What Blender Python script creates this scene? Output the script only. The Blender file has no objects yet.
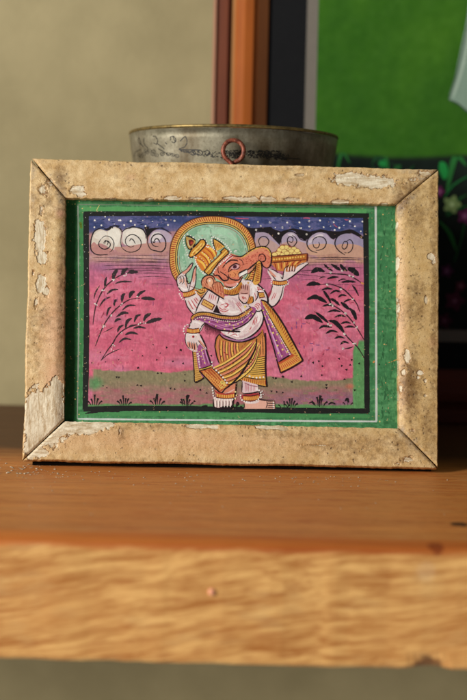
import bpy, bmesh, math, random
import numpy as np
from mathutils import Matrix, Vector
random.seed(7); rng = np.random.default_rng(7)
R = math.radians
COL = bpy.context.scene.collection

# ------------------------------------------------------------------ helpers
def lin(c):
    c = np.asarray(c, float) / 255.0
    return np.where(c <= 0.04045, c / 12.92, ((c + 0.055) / 1.055) ** 2.4)
def sc(c, a=1.0):
    l = lin(c); return (float(l[0]), float(l[1]), float(l[2]), a)
def tag(o, label=None, cat=None, group=None, kind=None):
    if label: o['label'] = label
    if cat: o['category'] = cat
    if group: o['group'] = group
    if kind: o['kind'] = kind
    return o
def empty(name, loc=(0, 0, 0), rot=(0, 0, 0)):
    o = bpy.data.objects.new(name, None); COL.objects.link(o)
    o.empty_display_size = .02
    o.location = loc; o.rotation_euler = rot; return o
def mkobj(name, verts, faces, mat, parent=None, smooth=False, cols=None, mats=None, attrs=None):
    me = bpy.data.meshes.new(name)
    me.from_pydata([tuple(v) for v in verts], [], faces)
    if not isinstance(mat, (list, tuple)): mat = [mat]
    for m in mat: me.materials.append(m)
    if mats is not None: me.polygons.foreach_set('material_index', np.asarray(mats, np.int32))
    if smooth: me.polygons.foreach_set('use_smooth', np.ones(len(me.polygons), bool))
    if cols is not None:
        a = me.color_attributes.new('Col', 'FLOAT_COLOR', 'CORNER')
        a.data.foreach_set('color', np.asarray(cols, np.float32).ravel())
    if attrs is not None:
        a = me.color_attributes.new('Mask', 'FLOAT_COLOR', 'POINT')
        a.data.foreach_set('color', np.asarray(attrs, np.float32).ravel())
    me.validate(); me.update()
    o = bpy.data.objects.new(name, me); COL.objects.link(o)
    if parent: o.parent = parent
    return o

# numpy value noise
def vnoise(x, y, seed=0):
    xi = np.floor(x).astype(np.int64); yi = np.floor(y).astype(np.int64)
    xf = x - xi; yf = y - yi
    def h(a, b):
        n = (a * 374761393 + b * 668265263 + seed * 974634777) & 0xffffffff
        n = ((n ^ (n >> 13)) * 1274126177) & 0xffffffff
        return ((n ^ (n >> 16)) & 0xffff) / 65535.0
    u = xf * xf * (3 - 2 * xf); v = yf * yf * (3 - 2 * yf)
    return (h(xi, yi) * (1 - u) + h(xi + 1, yi) * u) * (1 - v) + (h(xi, yi + 1) * (1 - u) + h(xi + 1, yi + 1) * u) * v
def fbm(x, y, o=4, seed=0):
    s = 0; a = .5; t = 0
    for i in range(o):
        s = s + a * vnoise(x, y, seed + i * 17); t += a; a *= .5; x = x * 2.03; y = y * 2.03
    return s / t
def sstep(a, b, x):
    t = np.clip((x - a) / (b - a), 0, 1); return t * t * (3 - 2 * t)

# node helper
class NT:
    def __init__(s, name):
        s.m = bpy.data.materials.new(name); s.m.use_nodes = True
        s.t = s.m.node_tree; s.t.nodes.clear()
        s.out = s.n('ShaderNodeOutputMaterial'); s.b = s.n('ShaderNodeBsdfPrincipled')
        s.l(s.b.outputs[0], s.out.inputs[0])
    def n(s, typ, **kw):
        nd = s.t.nodes.new(typ)
        for k, v in kw.items(): setattr(nd, k, v)
        return nd
    def l(s, a, b): s.t.links.new(a, b)
    def put(s, sock, v):
        if hasattr(v, 'is_linked') or hasattr(v, 'links'): s.l(v, sock)
        else: sock.default_value = v
    def coord(s, scale=(1, 1, 1), rot=(0, 0, 0)):
        tc = s.n('ShaderNodeTexCoord'); mp = s.n('ShaderNodeMapping')
        s.l(tc.outputs['Object'], mp.inputs[0]); mp.inputs['Scale'].default_value = scale
        mp.inputs['Rotation'].default_value = rot
        return mp.outputs[0]
    def noise(s, vec, scale, detail=4, rough=.55, dist=0):
        n = s.n('ShaderNodeTexNoise'); s.l(vec, n.inputs['Vector'])
        n.inputs['Scale'].default_value = scale; n.inputs['Detail'].default_value = detail
        n.inputs['Roughness'].default_value = rough; n.inputs['Distortion'].default_value = dist
        return n.outputs['Fac']
    def ramp(s, fac, a, b, ca=(0, 0, 0, 1), cb=(1, 1, 1, 1)):
        r = s.n('ShaderNodeValToRGB'); s.l(fac, r.inputs[0])
        r.color_ramp.elements[0].position = a; r.color_ramp.elements[1].position = b
        r.color_ramp.elements[0].color = ca; r.color_ramp.elements[1].color = cb
        return r.outputs[0]
    def math(s, op, a, b=None, c=None):
        m = s.n('ShaderNodeMath', operation=op)
        s.put(m.inputs[0], a)
        if b is not None: s.put(m.inputs[1], b)
        if c is not None: s.put(m.inputs[2], c)
        return m.outputs[0]
    def mix(s, fac, a, b, blend='MIX'):
        m = s.n('ShaderNodeMix', data_type='RGBA', blend_type=blend)
        s.put(m.inputs[0], fac); s.put(m.inputs[6], a); s.put(m.inputs[7], b)
        return m.outputs[2]
    def bump(s, h, strength=.3, dist=.0002, prev=None):
        b = s.n('ShaderNodeBump'); s.l(h, b.inputs['Height'])
        b.inputs['Strength'].default_value = strength; b.inputs['Distance'].default_value = dist
        if prev is not None: s.l(prev, b.inputs['Normal'])
        return b.outputs[0]
    def fin(s, color=None, rough=None, metal=None, normal=None, spec=None):
        i = s.b.inputs
        if color is not None: s.put(i['Base Color'], color)
        if rough is not None: s.put(i['Roughness'], rough)
        if metal is not None: s.put(i['Metallic'], metal)
        if normal is not None: s.put(i['Normal'], normal)
        if spec is not None: i['Specular IOR Level'].default_value = spec
        return s.m

# ------------------------------------------------------------------ materials
def mat_paint(name='painted_paper', rough=.5, bumpd=.00006, mott=.17, wear=.55):
    s = NT(name); v = s.coord()
    at = s.n('ShaderNodeAttribute', attribute_name='Col')
    n1 = s.noise(v, 260, 5, .6); n2 = s.noise(v, 1500, 3, .6)
    k = s.math('ADD', s.math('MULTIPLY', s.math('SUBTRACT', n1, .5), mott * 2.2), s.math('MULTIPLY', s.math('SUBTRACT', n2, .5), mott * 1.5))
    k = s.math('ADD', k, 1.0)
    cm = s.n('ShaderNodeVectorMath', operation='SCALE'); s.l(at.outputs['Color'], cm.inputs[0]); s.l(k, cm.inputs['Scale'])
    # fine vertical brush drag
    n4 = s.noise(s.coord((1, 1, .18)), 1300, 3, .6)
    k2 = s.math('ADD', 1.0, s.math('MULTIPLY', s.math('SUBTRACT', n4, .5), mott * 1.4))
    cm2 = s.n('ShaderNodeVectorMath', operation='SCALE'); s.l(cm.outputs[0], cm2.inputs[0]); s.l(k2, cm2.inputs['Scale']); cm = cm2
    # worn specks where the ground colour shows
    wv = s.noise(v, 900, 2, .5); w = s.ramp(wv, .70, .74)
    c = s.mix(s.math('MULTIPLY', w, wear), cm.outputs[0], sc((205, 165, 130)))
    b = s.bump(n1, .35, bumpd); b = s.bump(n2, .35, bumpd * .6, b)
    return s.fin(c, s.math('ADD', rough - .1, s.math('MULTIPLY', n1, .25)), None, b, .2)

def mat_rail():
    s = NT('aged_cream_paint'); v = s.coord()
    at = s.n('ShaderNodeAttribute', attribute_name='Mask')
    sep = s.n('ShaderNodeSeparateColor'); s.l(at.outputs['Color'], sep.inputs[0])
    chip, grime, pink = sep.outputs
    ra = s.n('ShaderNodeAttribute', attribute_name='Run')          # metres along, across, rail number
    def rv(sx, sy):
        m = s.n('ShaderNodeMapping'); s.l(ra.outputs['Vector'], m.inputs[0]); m.inputs['Scale'].default_value = (sx, sy, 1); return m.outputs[0]
    grain = s.noise(rv(.16, 1), 900, 6, .68, .3); drag = s.noise(rv(.3, 1), 300, 5, .6, .4)
    n_f = s.noise(v, 700, 6, .68); n_m = s.noise(v, 230, 6, .66); n_l = s.noise(v, 60, 4, .6); n_x = s.noise(v, 2600, 4, .7)
    ch = s.math('ADD', chip, s.math('MULTIPLY', s.math('SUBTRACT', n_f, .5), .42))
    ch = s.math('ADD', ch, s.math('MULTIPLY', s.math('SUBTRACT', n_x, .5), .22))
    bn = s.math('ADD', ch, s.math('MULTIPLY', s.math('SUBTRACT', s.noise(v, 330, 3, .6), .62), .42))
    white = s.ramp(ch, .47, .50); brown = s.math('MAXIMUM', s.ramp(bn, .38, .42), white); edge = s.ramp(ch, .28, .42)
    base = s.mix(s.ramp(n_m, .38, .62), sc((206, 172, 118)), sc((236, 210, 162)))
    base = s.mix(s.math('MULTIPLY', s.ramp(n_l, .42, .70), .5), base, sc((196, 158, 102)))
    base = s.mix(s.math('MULTIPLY', s.ramp(drag, .48, .72), .35), base, sc((178, 138, 86)))
    base = s.mix(s.math('MULTIPLY', pink, .8), base, sc((222, 170, 138)))
    base = s.mix(s.math('MULTIPLY', s.ramp(n_x, .48, .70), .5), base, sc((150, 116, 72)))
    rz = s.n('ShaderNodeSeparateXYZ'); s.l(ra.outputs['Vector'], rz.inputs[0]); ocr = s.math('MULTIPLY', rz.outputs[2], .45)
    base = s.mix(ocr, base, sc((196, 164, 104)))
    n_p = s.noise(v, 1300, 6, .75); base = s.mix(s.math('MULTIPLY', s.ramp(n_p, .54, .66), s.math('ADD', .22, s.math('MULTIPLY', rz.outputs[2], .38))), base, sc((112, 82, 44)))
    base = s.mix(s.math('MULTIPLY', at.outputs['Alpha'], s.ramp(n_f, .35, .6)), base, sc((164, 150, 130)))
    g = s.math('ADD', s.math('MULTIPLY', s.noise(v, 420, 8, .74), .82), s.math('MULTIPLY', grime, .34))
    gm = s.ramp(g, .47, .72)
    base = s.mix(s.math('MULTIPLY', gm, .85), base, sc((112, 80, 42)))
    # pits: clustered dark specks of uneven size
    vo = s.n('ShaderNodeTexVoronoi'); wv_ = s.n('ShaderNodeVectorMath', operation='ADD'); s.l(v, wv_.inputs[0])
    nc = s.n('ShaderNodeTexNoise'); s.l(v, nc.inputs['Vector']); nc.inputs['Scale'].default_value = 900
    sc2 = s.n('ShaderNodeVectorMath', operation='SCALE'); s.l(nc.outputs['Color'], sc2.inputs[0]); sc2.inputs['Scale'].default_value = .0012
    s.l(sc2.outputs[0], wv_.inputs[1]); s.l(wv_.outputs[0], vo.inputs['Vector']); vo.inputs['Scale'].default_value = 560
    sel = s.math('ADD', s.math('ADD', s.noise(v, 170, 4, .65), s.math('MULTIPLY', grime, .13)), s.math('MULTIPLY', ocr, .10))
    sp = s.math('MULTIPLY', s.ramp(vo.outputs['Distance'], .12, .26, (1, 1, 1, 1), (0, 0, 0, 1)), s.ramp(sel, .53, .62))
    base = s.mix(s.math('MULTIPLY', sp, .7), base, sc((74, 50, 28)))
    base = s.mix(s.math('MULTIPLY', edge, .40), base, sc((168, 126, 76)))
    bw = s.mix(s.ramp(grain, .35, .65), sc((118, 78, 40)), sc((190, 146, 94)))
    c = s.mix(brown, base, bw)
    wood = s.mix(s.ramp(grain, .36, .60), sc((184, 160, 122)), sc((234, 224, 198)))
    wood = s.mix(s.math('MULTIPLY', s.ramp(n_f, .52, .72), .5), wood, sc((170, 140, 98)))
    c = s.mix(white, c, wood)
    hgt = s.math('ADD', s.math('MULTIPLY', brown, -1.0), s.math('MULTIPLY', white, s.math('ADD', .25, s.math('MULTIPLY', grain, .5))))
    b = s.bump(hgt, .8, .00020)
    b = s.bump(n_m, .45, .00018, b); b = s.bump(n_f, .8, .00020, b); b = s.bump(n_x, .7, .00007, b); b = s.bump(sp, .7, -.00014, b); b = s.bump(drag, .3, .0001, b)
    return s.fin(c, s.math('ADD', .30, s.math('MULTIPLY', n_m, .3)), None, b, .45)

def mat_wood(name, c1, c2, c3, axis='x', gs=90, rough=.45, stretch=.06, bumpd=.0003):
    s = NT(name)
    sx = {'x': (stretch, 1, 1), 'z': (1, 1, stretch)}[axis]
    v = s.coord(sx); v0 = s.coord()
    wob = s.noise(v0, 7, 3, .5)
    n1 = s.noise(v, gs, 6, .62, .6); n2 = s.noise(v, gs * 5, 4, .6); n3 = s.noise(v0, 14, 3, .5)
    c = s.mix(s.ramp(n1, .32, .68), sc(c1), sc(c2))
    c = s.mix(s.math('MULTIPLY', s.ramp(n2, .5, .8), .5), c, sc(c3))
    c = s.mix(s.math('MULTIPLY', s.ramp(n3, .4, .75), .45), c, sc(c3))
    b = s.bump(n1, .3, bumpd); b = s.bump(n2, .3, bumpd * .5, b)
    return s.fin(c, s.math('ADD', rough, s.math('MULTIPLY', n2, .2)), None, b, .4)

def mat_simple(name, c, rough=.5, metal=0, ns=300, amt=.25, bumpd=.0001, spec=.4):
    s = NT(name); v = s.coord(); n = s.noise(v, ns, 5, .6)
    dk = tuple(x * (1 - amt) for x in c)
    return s.fin(s.mix(s.ramp(n, .3, .7), sc(dk), sc(c)), rough, float(metal), s.bump(n, .4, bumpd), spec)

def mat_shelf():
    s = NT('oiled_shelf_wood'); v0 = s.coord()
    # --- top: reddish brown, straight grain along x
    vt = s.coord((.045, 1, 1))
    t0 = s.noise(s.coord((.11, 1, 1)), 520, 5, .7, .4); t1 = s.noise(vt, 150, 6, .65, .3); t2 = s.noise(vt, 700, 4, .6); t3 = s.noise(s.coord((.2, 1, 1)), 26, 3, .5)
    top = s.mix(s.ramp(t1, .30, .70), sc((160, 86, 36)), sc((214, 136, 66)))
    top = s.mix(s.math('MULTIPLY', s.ramp(t2, .5, .72), .4), top, sc((120, 64, 30)))
    top = s.mix(s.math('MULTIPLY', s.ramp(t3, .45, .7), .55), top, sc((184, 102, 46)))
    top = s.mix(s.math('MULTIPLY', s.ramp(t0, .52, .66), .55), top, sc((112, 60, 26))); top = s.mix(s.math('MULTIPLY', s.ramp(t0, .46, .34), .40), top, sc((224, 156, 84)))
    smear = s.math('MULTIPLY', s.ramp(s.noise(s.coord((.35, 1, 1)), 85, 5, .65), .60, .74), .35)
    top = s.mix(smear, top, sc((206, 170, 128)))
    scr = s.ramp(s.noise(s.coord((.02, 1, 1)), 1100, 2, .5), .66, .70); top = s.mix(s.math('MULTIPLY', scr, .3), top, sc((80, 42, 20)))
    dust = s.ramp(s.noise(v0, 1300, 2, .5), .70, .76)
    dm = s.ramp(s.noise(v0, 30, 3, .5), .45, .7)
    top = s.mix(s.math('MULTIPLY', s.math('MULTIPLY', dust, dm), .6), top, sc((205, 180, 150)))
    # --- front: pale oak-like with drifting diagonal streaks
    def tilt(sx, ang):
        m1 = s.n('ShaderNodeMapping'); m1.inputs['Rotation'].default_value = (0, R(ang), 0); s.l(s.coord(), m1.inputs[0])
        wb = s.n('ShaderNodeTexNoise'); s.l(s.coord(), wb.inputs['Vector']); wb.inputs['Scale'].default_value = 16; wb.inputs['Detail'].default_value = 2
        sb = s.n('ShaderNodeVectorMath', operation='SCALE'); s.l(wb.outputs['Color'], sb.inputs[0]); sb.inputs['Scale'].default_value = .012
        ad = s.n('ShaderNodeVectorMath', operation='ADD'); s.l(m1.outputs[0], ad.inputs[0]); s.l(sb.outputs[0], ad.inputs[1])
        m2 = s.n('ShaderNodeMapping'); m2.inputs['Scale'].default_value = (sx, 1, 1); s.l(ad.outputs[0], m2.inputs[0]); return m2.outputs[0]
    vf = tilt(.09, 9)
    vf2 = tilt(.06, 6)
    f1 = s.noise(vf, 420, 4, .62, .5); f2 = s.noise(vf2, 900, 4, .6, .3); f4 = s.noise(s.coord((.3, 1, 1)), 90, 4, .6); f3 = s.noise(s.coord((.4, 1, 1)), 28, 3, .55)
    fr = s.math('ADD', s.math('MULTIPLY', f1, .62), s.math('MULTIPLY', f2, .38))
    front = s.mix(s.ramp(fr, .38, .60), sc((162, 100, 40)), sc((222, 172, 104)))
    front = s.mix(s.math('MULTIPLY', s.ramp(f4, .54, .74), .45), front, sc((188, 160, 112)))
    f5 = s.noise(tilt(.16, 8), 800, 3, .6); front = s.mix(s.math('MULTIPLY', s.ramp(f5, .52, .68), .5), front, sc((158, 92, 38)))
    front = s.mix(s.math('MULTIPLY', s.ramp(f3, .45, .72), .4), front, sc((208, 144, 78)))
    # lipping band between the two
    band = s.mix(s.ramp(t1, .3, .7), sc((160, 82, 30)), sc((206, 124, 54)))
    geo = s.n('ShaderNodeTexCoord'); sp = s.n('ShaderNodeSeparateXYZ'); s.l(geo.outputs['Object'], sp.inputs[0])
    z = s.math('ADD', sp.outputs[2], s.math('MULTIPLY', s.math('SUBTRACT', s.noise(s.coord((.22, 1, 1)), 90, 4, .65), .5), .0075))
    y = sp.outputs[1]
    isf = s.ramp(s.math('MULTIPLY', z, -100), .20, .40)              # below about -2.5 mm
    c = s.mix(isf, band, front)
    ist = s.ramp(s.math('ADD', s.math('MULTIPLY', y, 10), 1.5), .455, .478)
    c = s.mix(ist, c, top)
    # shade over the back of the shelf, put into the wood colour
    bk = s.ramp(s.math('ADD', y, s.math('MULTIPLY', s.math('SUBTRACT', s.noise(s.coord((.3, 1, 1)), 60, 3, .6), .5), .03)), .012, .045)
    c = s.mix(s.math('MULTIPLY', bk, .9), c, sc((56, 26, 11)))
    # knots and end-grain damage
    def spot(cx, cy, cz, rad, col, prev, amt=.9):
        d = s.n('ShaderNodeVectorMath', operation='DISTANCE'); s.l(geo.outputs['Object'], d.inputs[0]); d.inputs[1].default_value = (cx, cy, cz)
        dd = s.math('ADD', s.math('DIVIDE', d.outputs['Value'], rad), s.math('MULTIPLY', s.math('SUBTRACT', s.noise(v0, 400, 3, .6), .5), .9))
        return s.mix(s.math('MULTIPLY', s.ramp(dd, .7, 1.2, (1, 1, 1, 1), (0, 0, 0, 1)), amt), prev, sc(col))
    c = spot(.075, -.082, 0, .0035, (58, 28, 14), c)
    c = spot(.063, -.108, -.0015, .003, (120, 50, 16), c, .8)
    c = spot(.060, -.110, -.008, .0035, (236, 214, 180), c, .12)
    c = spot(.062, -.110, -.0385, .005, (96, 58, 26), c, .85)
    b = s.bump(t1, .3, .0004); b = s.bump(fr, .3, .0003, b)
    return s.fin(c, s.math('ADD', .36, s.math('MULTIPLY', t2, .25)), None, b, .4)

def mat_wall():
    s = NT('wall_plaster'); v = s.coord()
    n = s.noise(v, 25, 4, .55); n2 = s.noise(v, 260, 5, .6)
    c = s.mix(s.ramp(n, .35, .7), sc((150, 139, 104)), sc((166, 154, 117)))
    return s.fin(c, .75, None, s.bump(n2, .3, .0006), .25)

def mat_tin():
    s = NT('tarnished_tin'); v = s.coord((1, 1, 1)); n = s.noise(v, 140, 6, .65); n2 = s.noise(v, 900, 4, .6)
    v3 = s.coord((1, 1, .3)); n3 = s.noise(v3, 60, 4, .6)
    c = s.mix(s.ramp(n, .35, .7), sc((124, 119, 100)), sc((170, 164, 144)))
    c = s.mix(s.math('MULTIPLY', s.ramp(n2, .52, .75), .6), c, sc((84, 72, 50)))
    c = s.mix(s.math('MULTIPLY', s.ramp(n3, .40, .62), .8), c, sc((78, 62, 38)))
    return s.fin(c, s.math('ADD', .44, s.math('MULTIPLY', n, .25)), .65, s.bump(n2, .4, .00012), .5)

def mat_copper():
    s = NT('rusty_copper_wire'); v = s.coord(); n = s.noise(v, 500, 5, .65); n2 = s.noise(v, 1800, 3, .6)
    c = s.mix(s.ramp(n, .35, .7), sc((84, 38, 26)), sc((158, 84, 60)))
    c = s.mix(s.ramp(n2, .58, .7), c, sc((186, 140, 118)))
    return s.fin(c, .5, .35, s.bump(n, .5, .0002), .5)

M_PAINT = mat_paint(); M_RAIL = mat_rail(); M_SHELF = mat_shelf(); M_WALL = mat_wall(); M_TIN = mat_tin(); M_COP = mat_copper()
M_BACK = mat_simple('dark_backing_board', (24, 17, 12), .9, 0, 300, .25, .0001, .1)
M_BGART = mat_paint('painted_cloth', .8, .0001, .07, 0.)
M_DOT = mat_simple('punched_black', (26, 22, 16), .6)
M_BRASS = mat_simple('worn_brass_rim', (150, 128, 78), .45, .7, 400, .45)
M_FLAKE = mat_simple('paint_crumbs', (214, 196, 168), .7)
M_NAIL = mat_simple('pink_plug', (232, 160, 124), .5, 0, 300, .1)

# ------------------------------------------------------------------ painter: layered strokes of paint on a panel
HP = np.array([[4.104170670e-04, 5.207401326e-06, -9.755377609e-02], [5.032995393e-06, -4.081084475e-04, 1.892962036e-01], [-3.438871708e-05, 7.905990743e-05, 1.0]])
HF = np.array([[4.064728923e-04, 5.143809257e-06, -9.678529977e-02], [4.983194854e-06, -4.041775029e-04, 1.875139033e-01], [-3.438871708e-05, 7.905990743e-05, 1.0]])
HB = np.array([[5.078218191e-04, 9.839341655e-06, -1.220201643e-01], [9.864302822e-06, -5.091100989e-04, 2.114153547e-01], [5.448547379e-07, -2.812069484e-05, 1.0]])
def hom(H, p):
    p = np.asarray(p, float).reshape(-1, 2)
    q = np.c_[p, np.ones(len(p))] @ H.T
    return q[:, :2] / q[:, 2:3]
def catmull(p, n=6, closed=False):
    p = np.asarray(p, float)
    if len(p) < 3: return np.array([p[0] + (p[-1] - p[0]) * t for t in np.linspace(0, 1, 5)])
    out = []
    m = len(p)
    rngi = range(m) if closed else range(m - 1)
    for i in rngi:
        if closed: a, b, c, d = p[i - 1], p[i], p[(i + 1) % m], p[(i + 2) % m]
        else: a, b, c, d = p[max(i - 1, 0)], p[i], p[i + 1], p[min(i + 2, m - 1)]
        for t in np.arange(n) / n:
            out.append(.5 * ((2 * b) + (-a + c) * t + (2 * a - 5 * b + 4 * c - d) * t * t + (-a + 3 * b - 3 * c + d) * t ** 3))
    if not closed: out.append(p[-1])
    return np.array(out)
class Art:
    sat = 1.0; wk = 1.0
    def __init__(s, H, y0, dz=2.5e-7):
        s.H = H; s.y0 = y0; s.dz = dz; s.k = 1; s.V = []; s.F = []; s.C = []; s.nv = 0
    def _add(s, pts, faces, col):
        uv = hom(s.H, pts); y = s.y0 - s.k * s.dz
        s.V.append(np.c_[uv[:, 0], np.full(len(uv), y), uv[:, 1]])
        col = np.asarray(col, float); gy = col @ np.array([.3, .59, .11]); col = gy + (col - gy) * s.sat
        lc = lin(col)
        for f in faces:
            s.F.append(tuple(i + s.nv for i in f))
            s.C.append(np.tile(np.r_[lc, 1], (len(f), 1)))
        s.nv += len(pts)
    def poly(s, pts, col, smooth=0, k=True):
        pts = np.asarray(pts, float)
        if smooth: pts = catmull(pts, smooth, True)
        s._add(pts, [tuple(range(len(pts)))[::-1]], col)
        if k: s.k += 1
        return pts
    def stroke(s, pts, w, col, taper='both', sm=5, jit=.12, k=True):
        p = catmull(pts, sm) if len(pts) > 2 or sm else np.asarray(pts, float)
        d = np.gradient(p, axis=0); L = np.hypot(d[:, 0], d[:, 1]); L[L < 1e-6] = 1e-6
        nrm = np.c_[-d[:, 1] / L, d[:, 0] / L]
        t = np.linspace(0, 1, len(p))
        if taper == 'both': ww = .35 + .65 * np.sin(np.pi * np.clip(t, 0, 1)) ** .5
        elif taper == 'end': ww = 1 - .85 * t
        elif taper == 'start': ww = .15 + .85 * t
        elif taper == 'leaf': ww = .08 + .92 * np.sin(np.pi * t) ** .8
        else: ww = np.ones(len(p))
        ww = ww * w * (s.wk if sum(col) < 130 else 1) * .5 * (1 + jit * rng.uniform(-1, 1, len(p)))
        a = p + nrm * ww[:, None]; b = p - nrm * ww[:, None]
        V = np.empty((2 * len(p), 2)); V[0::2] = a; V[1::2] = b
        s._add(V, [(2 * i, 2 * i + 1, 2 * i + 3, 2 * i + 2) for i in range(len(p) - 1)], col)
        if k: s.k += 1
    def dots(s, pts, r, col, jit=.25):
        for q in pts:
            rr = r * (1 + jit * rng.uniform(-1, 1)); a0 = rng.uniform(0, 6.28)
            a = np.linspace(0, 2 * np.pi, 8)[:-1] + a0
            rad = rr * (1 + .12 * rng.uniform(-1, 1, 7))
            s._add(np.c_[q[0] + rad * np.cos(a), q[1] + rad * np.sin(a)], [tuple(range(7))[::-1]], col)
        s.k += 1
    def along(s, pts, gap, r, col, sm=6, jit=.2):
        p = catmull(pts, sm); d = np.r_[0, np.cumsum(np.hypot(*np.diff(p, axis=0).T))]
        n = max(2, int(d[-1] / gap)); q = np.linspace(0, d[-1], n)
        s.dots(np.c_[np.interp(q, d, p[:, 0]), np.interp(q, d, p[:, 1])], r, col, jit)
    def ticks(s, pa, pb, n, w, col, lo=0., hi=1., sm=6, slant=0):
        a = catmull(pa, sm); b = catmull(pb, sm)
        def at(p, t):
            d = np.r_[0, np.cumsum(np.hypot(*np.diff(p, axis=0).T))]; q = t * d[-1]
            return np.array([np.interp(q, d, p[:, 0]), np.interp(q, d, p[:, 1])])
        for i in range(n):
            t = (i + .5) / n; u = at(a, t); v = at(b, min(max(t + slant, 0), 1))
            s.stroke([u + (v - u) * lo, u + (v - u) * .5, u + (v - u) * hi], w, col, 'both', 2, k=False)
        s.k += 1
    def grid(s, x0, y0, x1, y1, nx, ny, fn):
        X, Y = np.meshgrid(np.linspace(x0, x1, nx), np.linspace(y0, y1, ny))
        c = fn(X.ravel(), Y.ravel()); uv = hom(s.H, np.c_[X.ravel(), Y.ravel()])
        s.V.append(np.c_[uv[:, 0], np.full(len(uv), s.y0), uv[:, 1]])
        c = np.c_[lin(np.clip(c, 0, 255)), np.ones(len(c))]
        for j in range(ny - 1):
            for i in range(nx - 1):
                f = (j * nx + i, j * nx + nx + i, j * nx + nx + i + 1, j * nx + i + 1)
                s.F.append(tuple(q + s.nv for q in f)); s.C.append(c[list(f)])
        s.nv += nx * ny
    def build(s, name, mat, parent):
        return mkobj(name, np.concatenate(s.V), s.F, mat, parent, cols=np.concatenate(s.C))
def inside(P, q):
    c = False; n = len(P); j = n - 1
    for i in range(n):
        if (P[i][1] > q[1]) != (P[j][1] > q[1]) and q[0] < (P[j][0] - P[i][0]) * (q[1] - P[i][1]) / (P[j][1] - P[i][1]) + P[i][0]: c = not c
        j = i
    return c
def hatch(a_, P, n, cols, L=2.5, w=.6, ang=None, edge=0):
    P = [tuple(p) for p in P]; xs = [p[0] for p in P]; ys = [p[1] for p in P]; k = 0; t_ = 0
    while k < n and t_ < n * 12:
        t_ += 1; q = (random.uniform(min(xs), max(xs)), random.uniform(min(ys), max(ys)))
        if not inside(P, q): continue
        g = random.uniform(0, 6.28) if ang is None else ang + random.uniform(-.35, .35); l = L * random.uniform(.5, 1.3)
        d = (math.cos(g) * l, math.sin(g) * l); e = (q[0] + d[0], q[1] + d[1])
        if not inside(P, e): continue
        a_.stroke([q, ((q[0] + e[0]) / 2 + random.uniform(-.3, .3), (q[1] + e[1]) / 2 + random.uniform(-.3, .3)), e], w * random.uniform(.6, 1.3), random.choice(cols), 'both', 3, .2, k=False); k += 1
        if k % 40 == 0: a_.k += 1
    a_.k += 1
def tile(x0, y0, k):
    def f(*a):
        if len(a) == 1 and isinstance(a[0], str):
            return [tuple(map(float, q.split(','))) for q in a[0].split()] and [(x0 + float(q.split(',')[0]) / k, y0 + float(q.split(',')[1]) / k) for q in a[0].split()]
        return (x0 + a[0] / k, y0 + a[1] / k)
    return f
A = tile(165, 210, 7.783); B = tile(210, 210, 7.783); Ct = tile(255, 210, 7.783)
D = tile(180, 270, 7.783); Et = tile(225, 270, 7.783); Ft = tile(180, 325, 7.783)
G = tile(225, 325, 7.783); Hh = tile(255, 290, 7.783)
K1 = tile(60, 195, 7.783); K2 = tile(115, 205, 7.783); K3 = tile(80, 255, 5.8375)
K4 = tile(75, 345, 6.671); K5 = tile(135, 345, 6.671); K6 = tile(300, 205, 6.486); K7 = tile(300, 255, 6.361); K8 = tile(270, 345, 3.592)
PX = tile(0, 0, 1)

BLK = (30, 26, 30); OUT = (38, 20, 24); WHT = (232, 228, 222); GOLD = (212, 154, 62); RED = (184, 44, 40)
SKIN = (220, 120, 92); PALE = (222, 203, 203); SASH = (164, 76, 134); HALO = (150, 190, 160); YEL = (232, 206, 96); ORG = (218, 140, 58)

# ================================================================== framed painting
LEAN = R(10.11)
fp = empty('framed_painting', (.0004, 0, .010 * math.sin(LEAN)), (0, 0, 0))
fp.rotation_euler = (Matrix.Rotation(R(2.18), 3, 'Z') @ Matrix.Rotation(-LEAN, 3, 'X')).to_euler()
tag(fp, 'small painting of an elephant-headed figure in a chipped cream wooden frame, leaning on the shelf', 'picture')

OUTER = dict(TL=(-.0831, .1224), TR=(.0827, .1222), BR=(.0826, .0002), BL=(-.0824, .0009))
INNER = dict(TL=(-.0686, .1064), TR=(.0654, .1071), BR=(.0665, .0163), BL=(-.0666, .0168))
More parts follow.
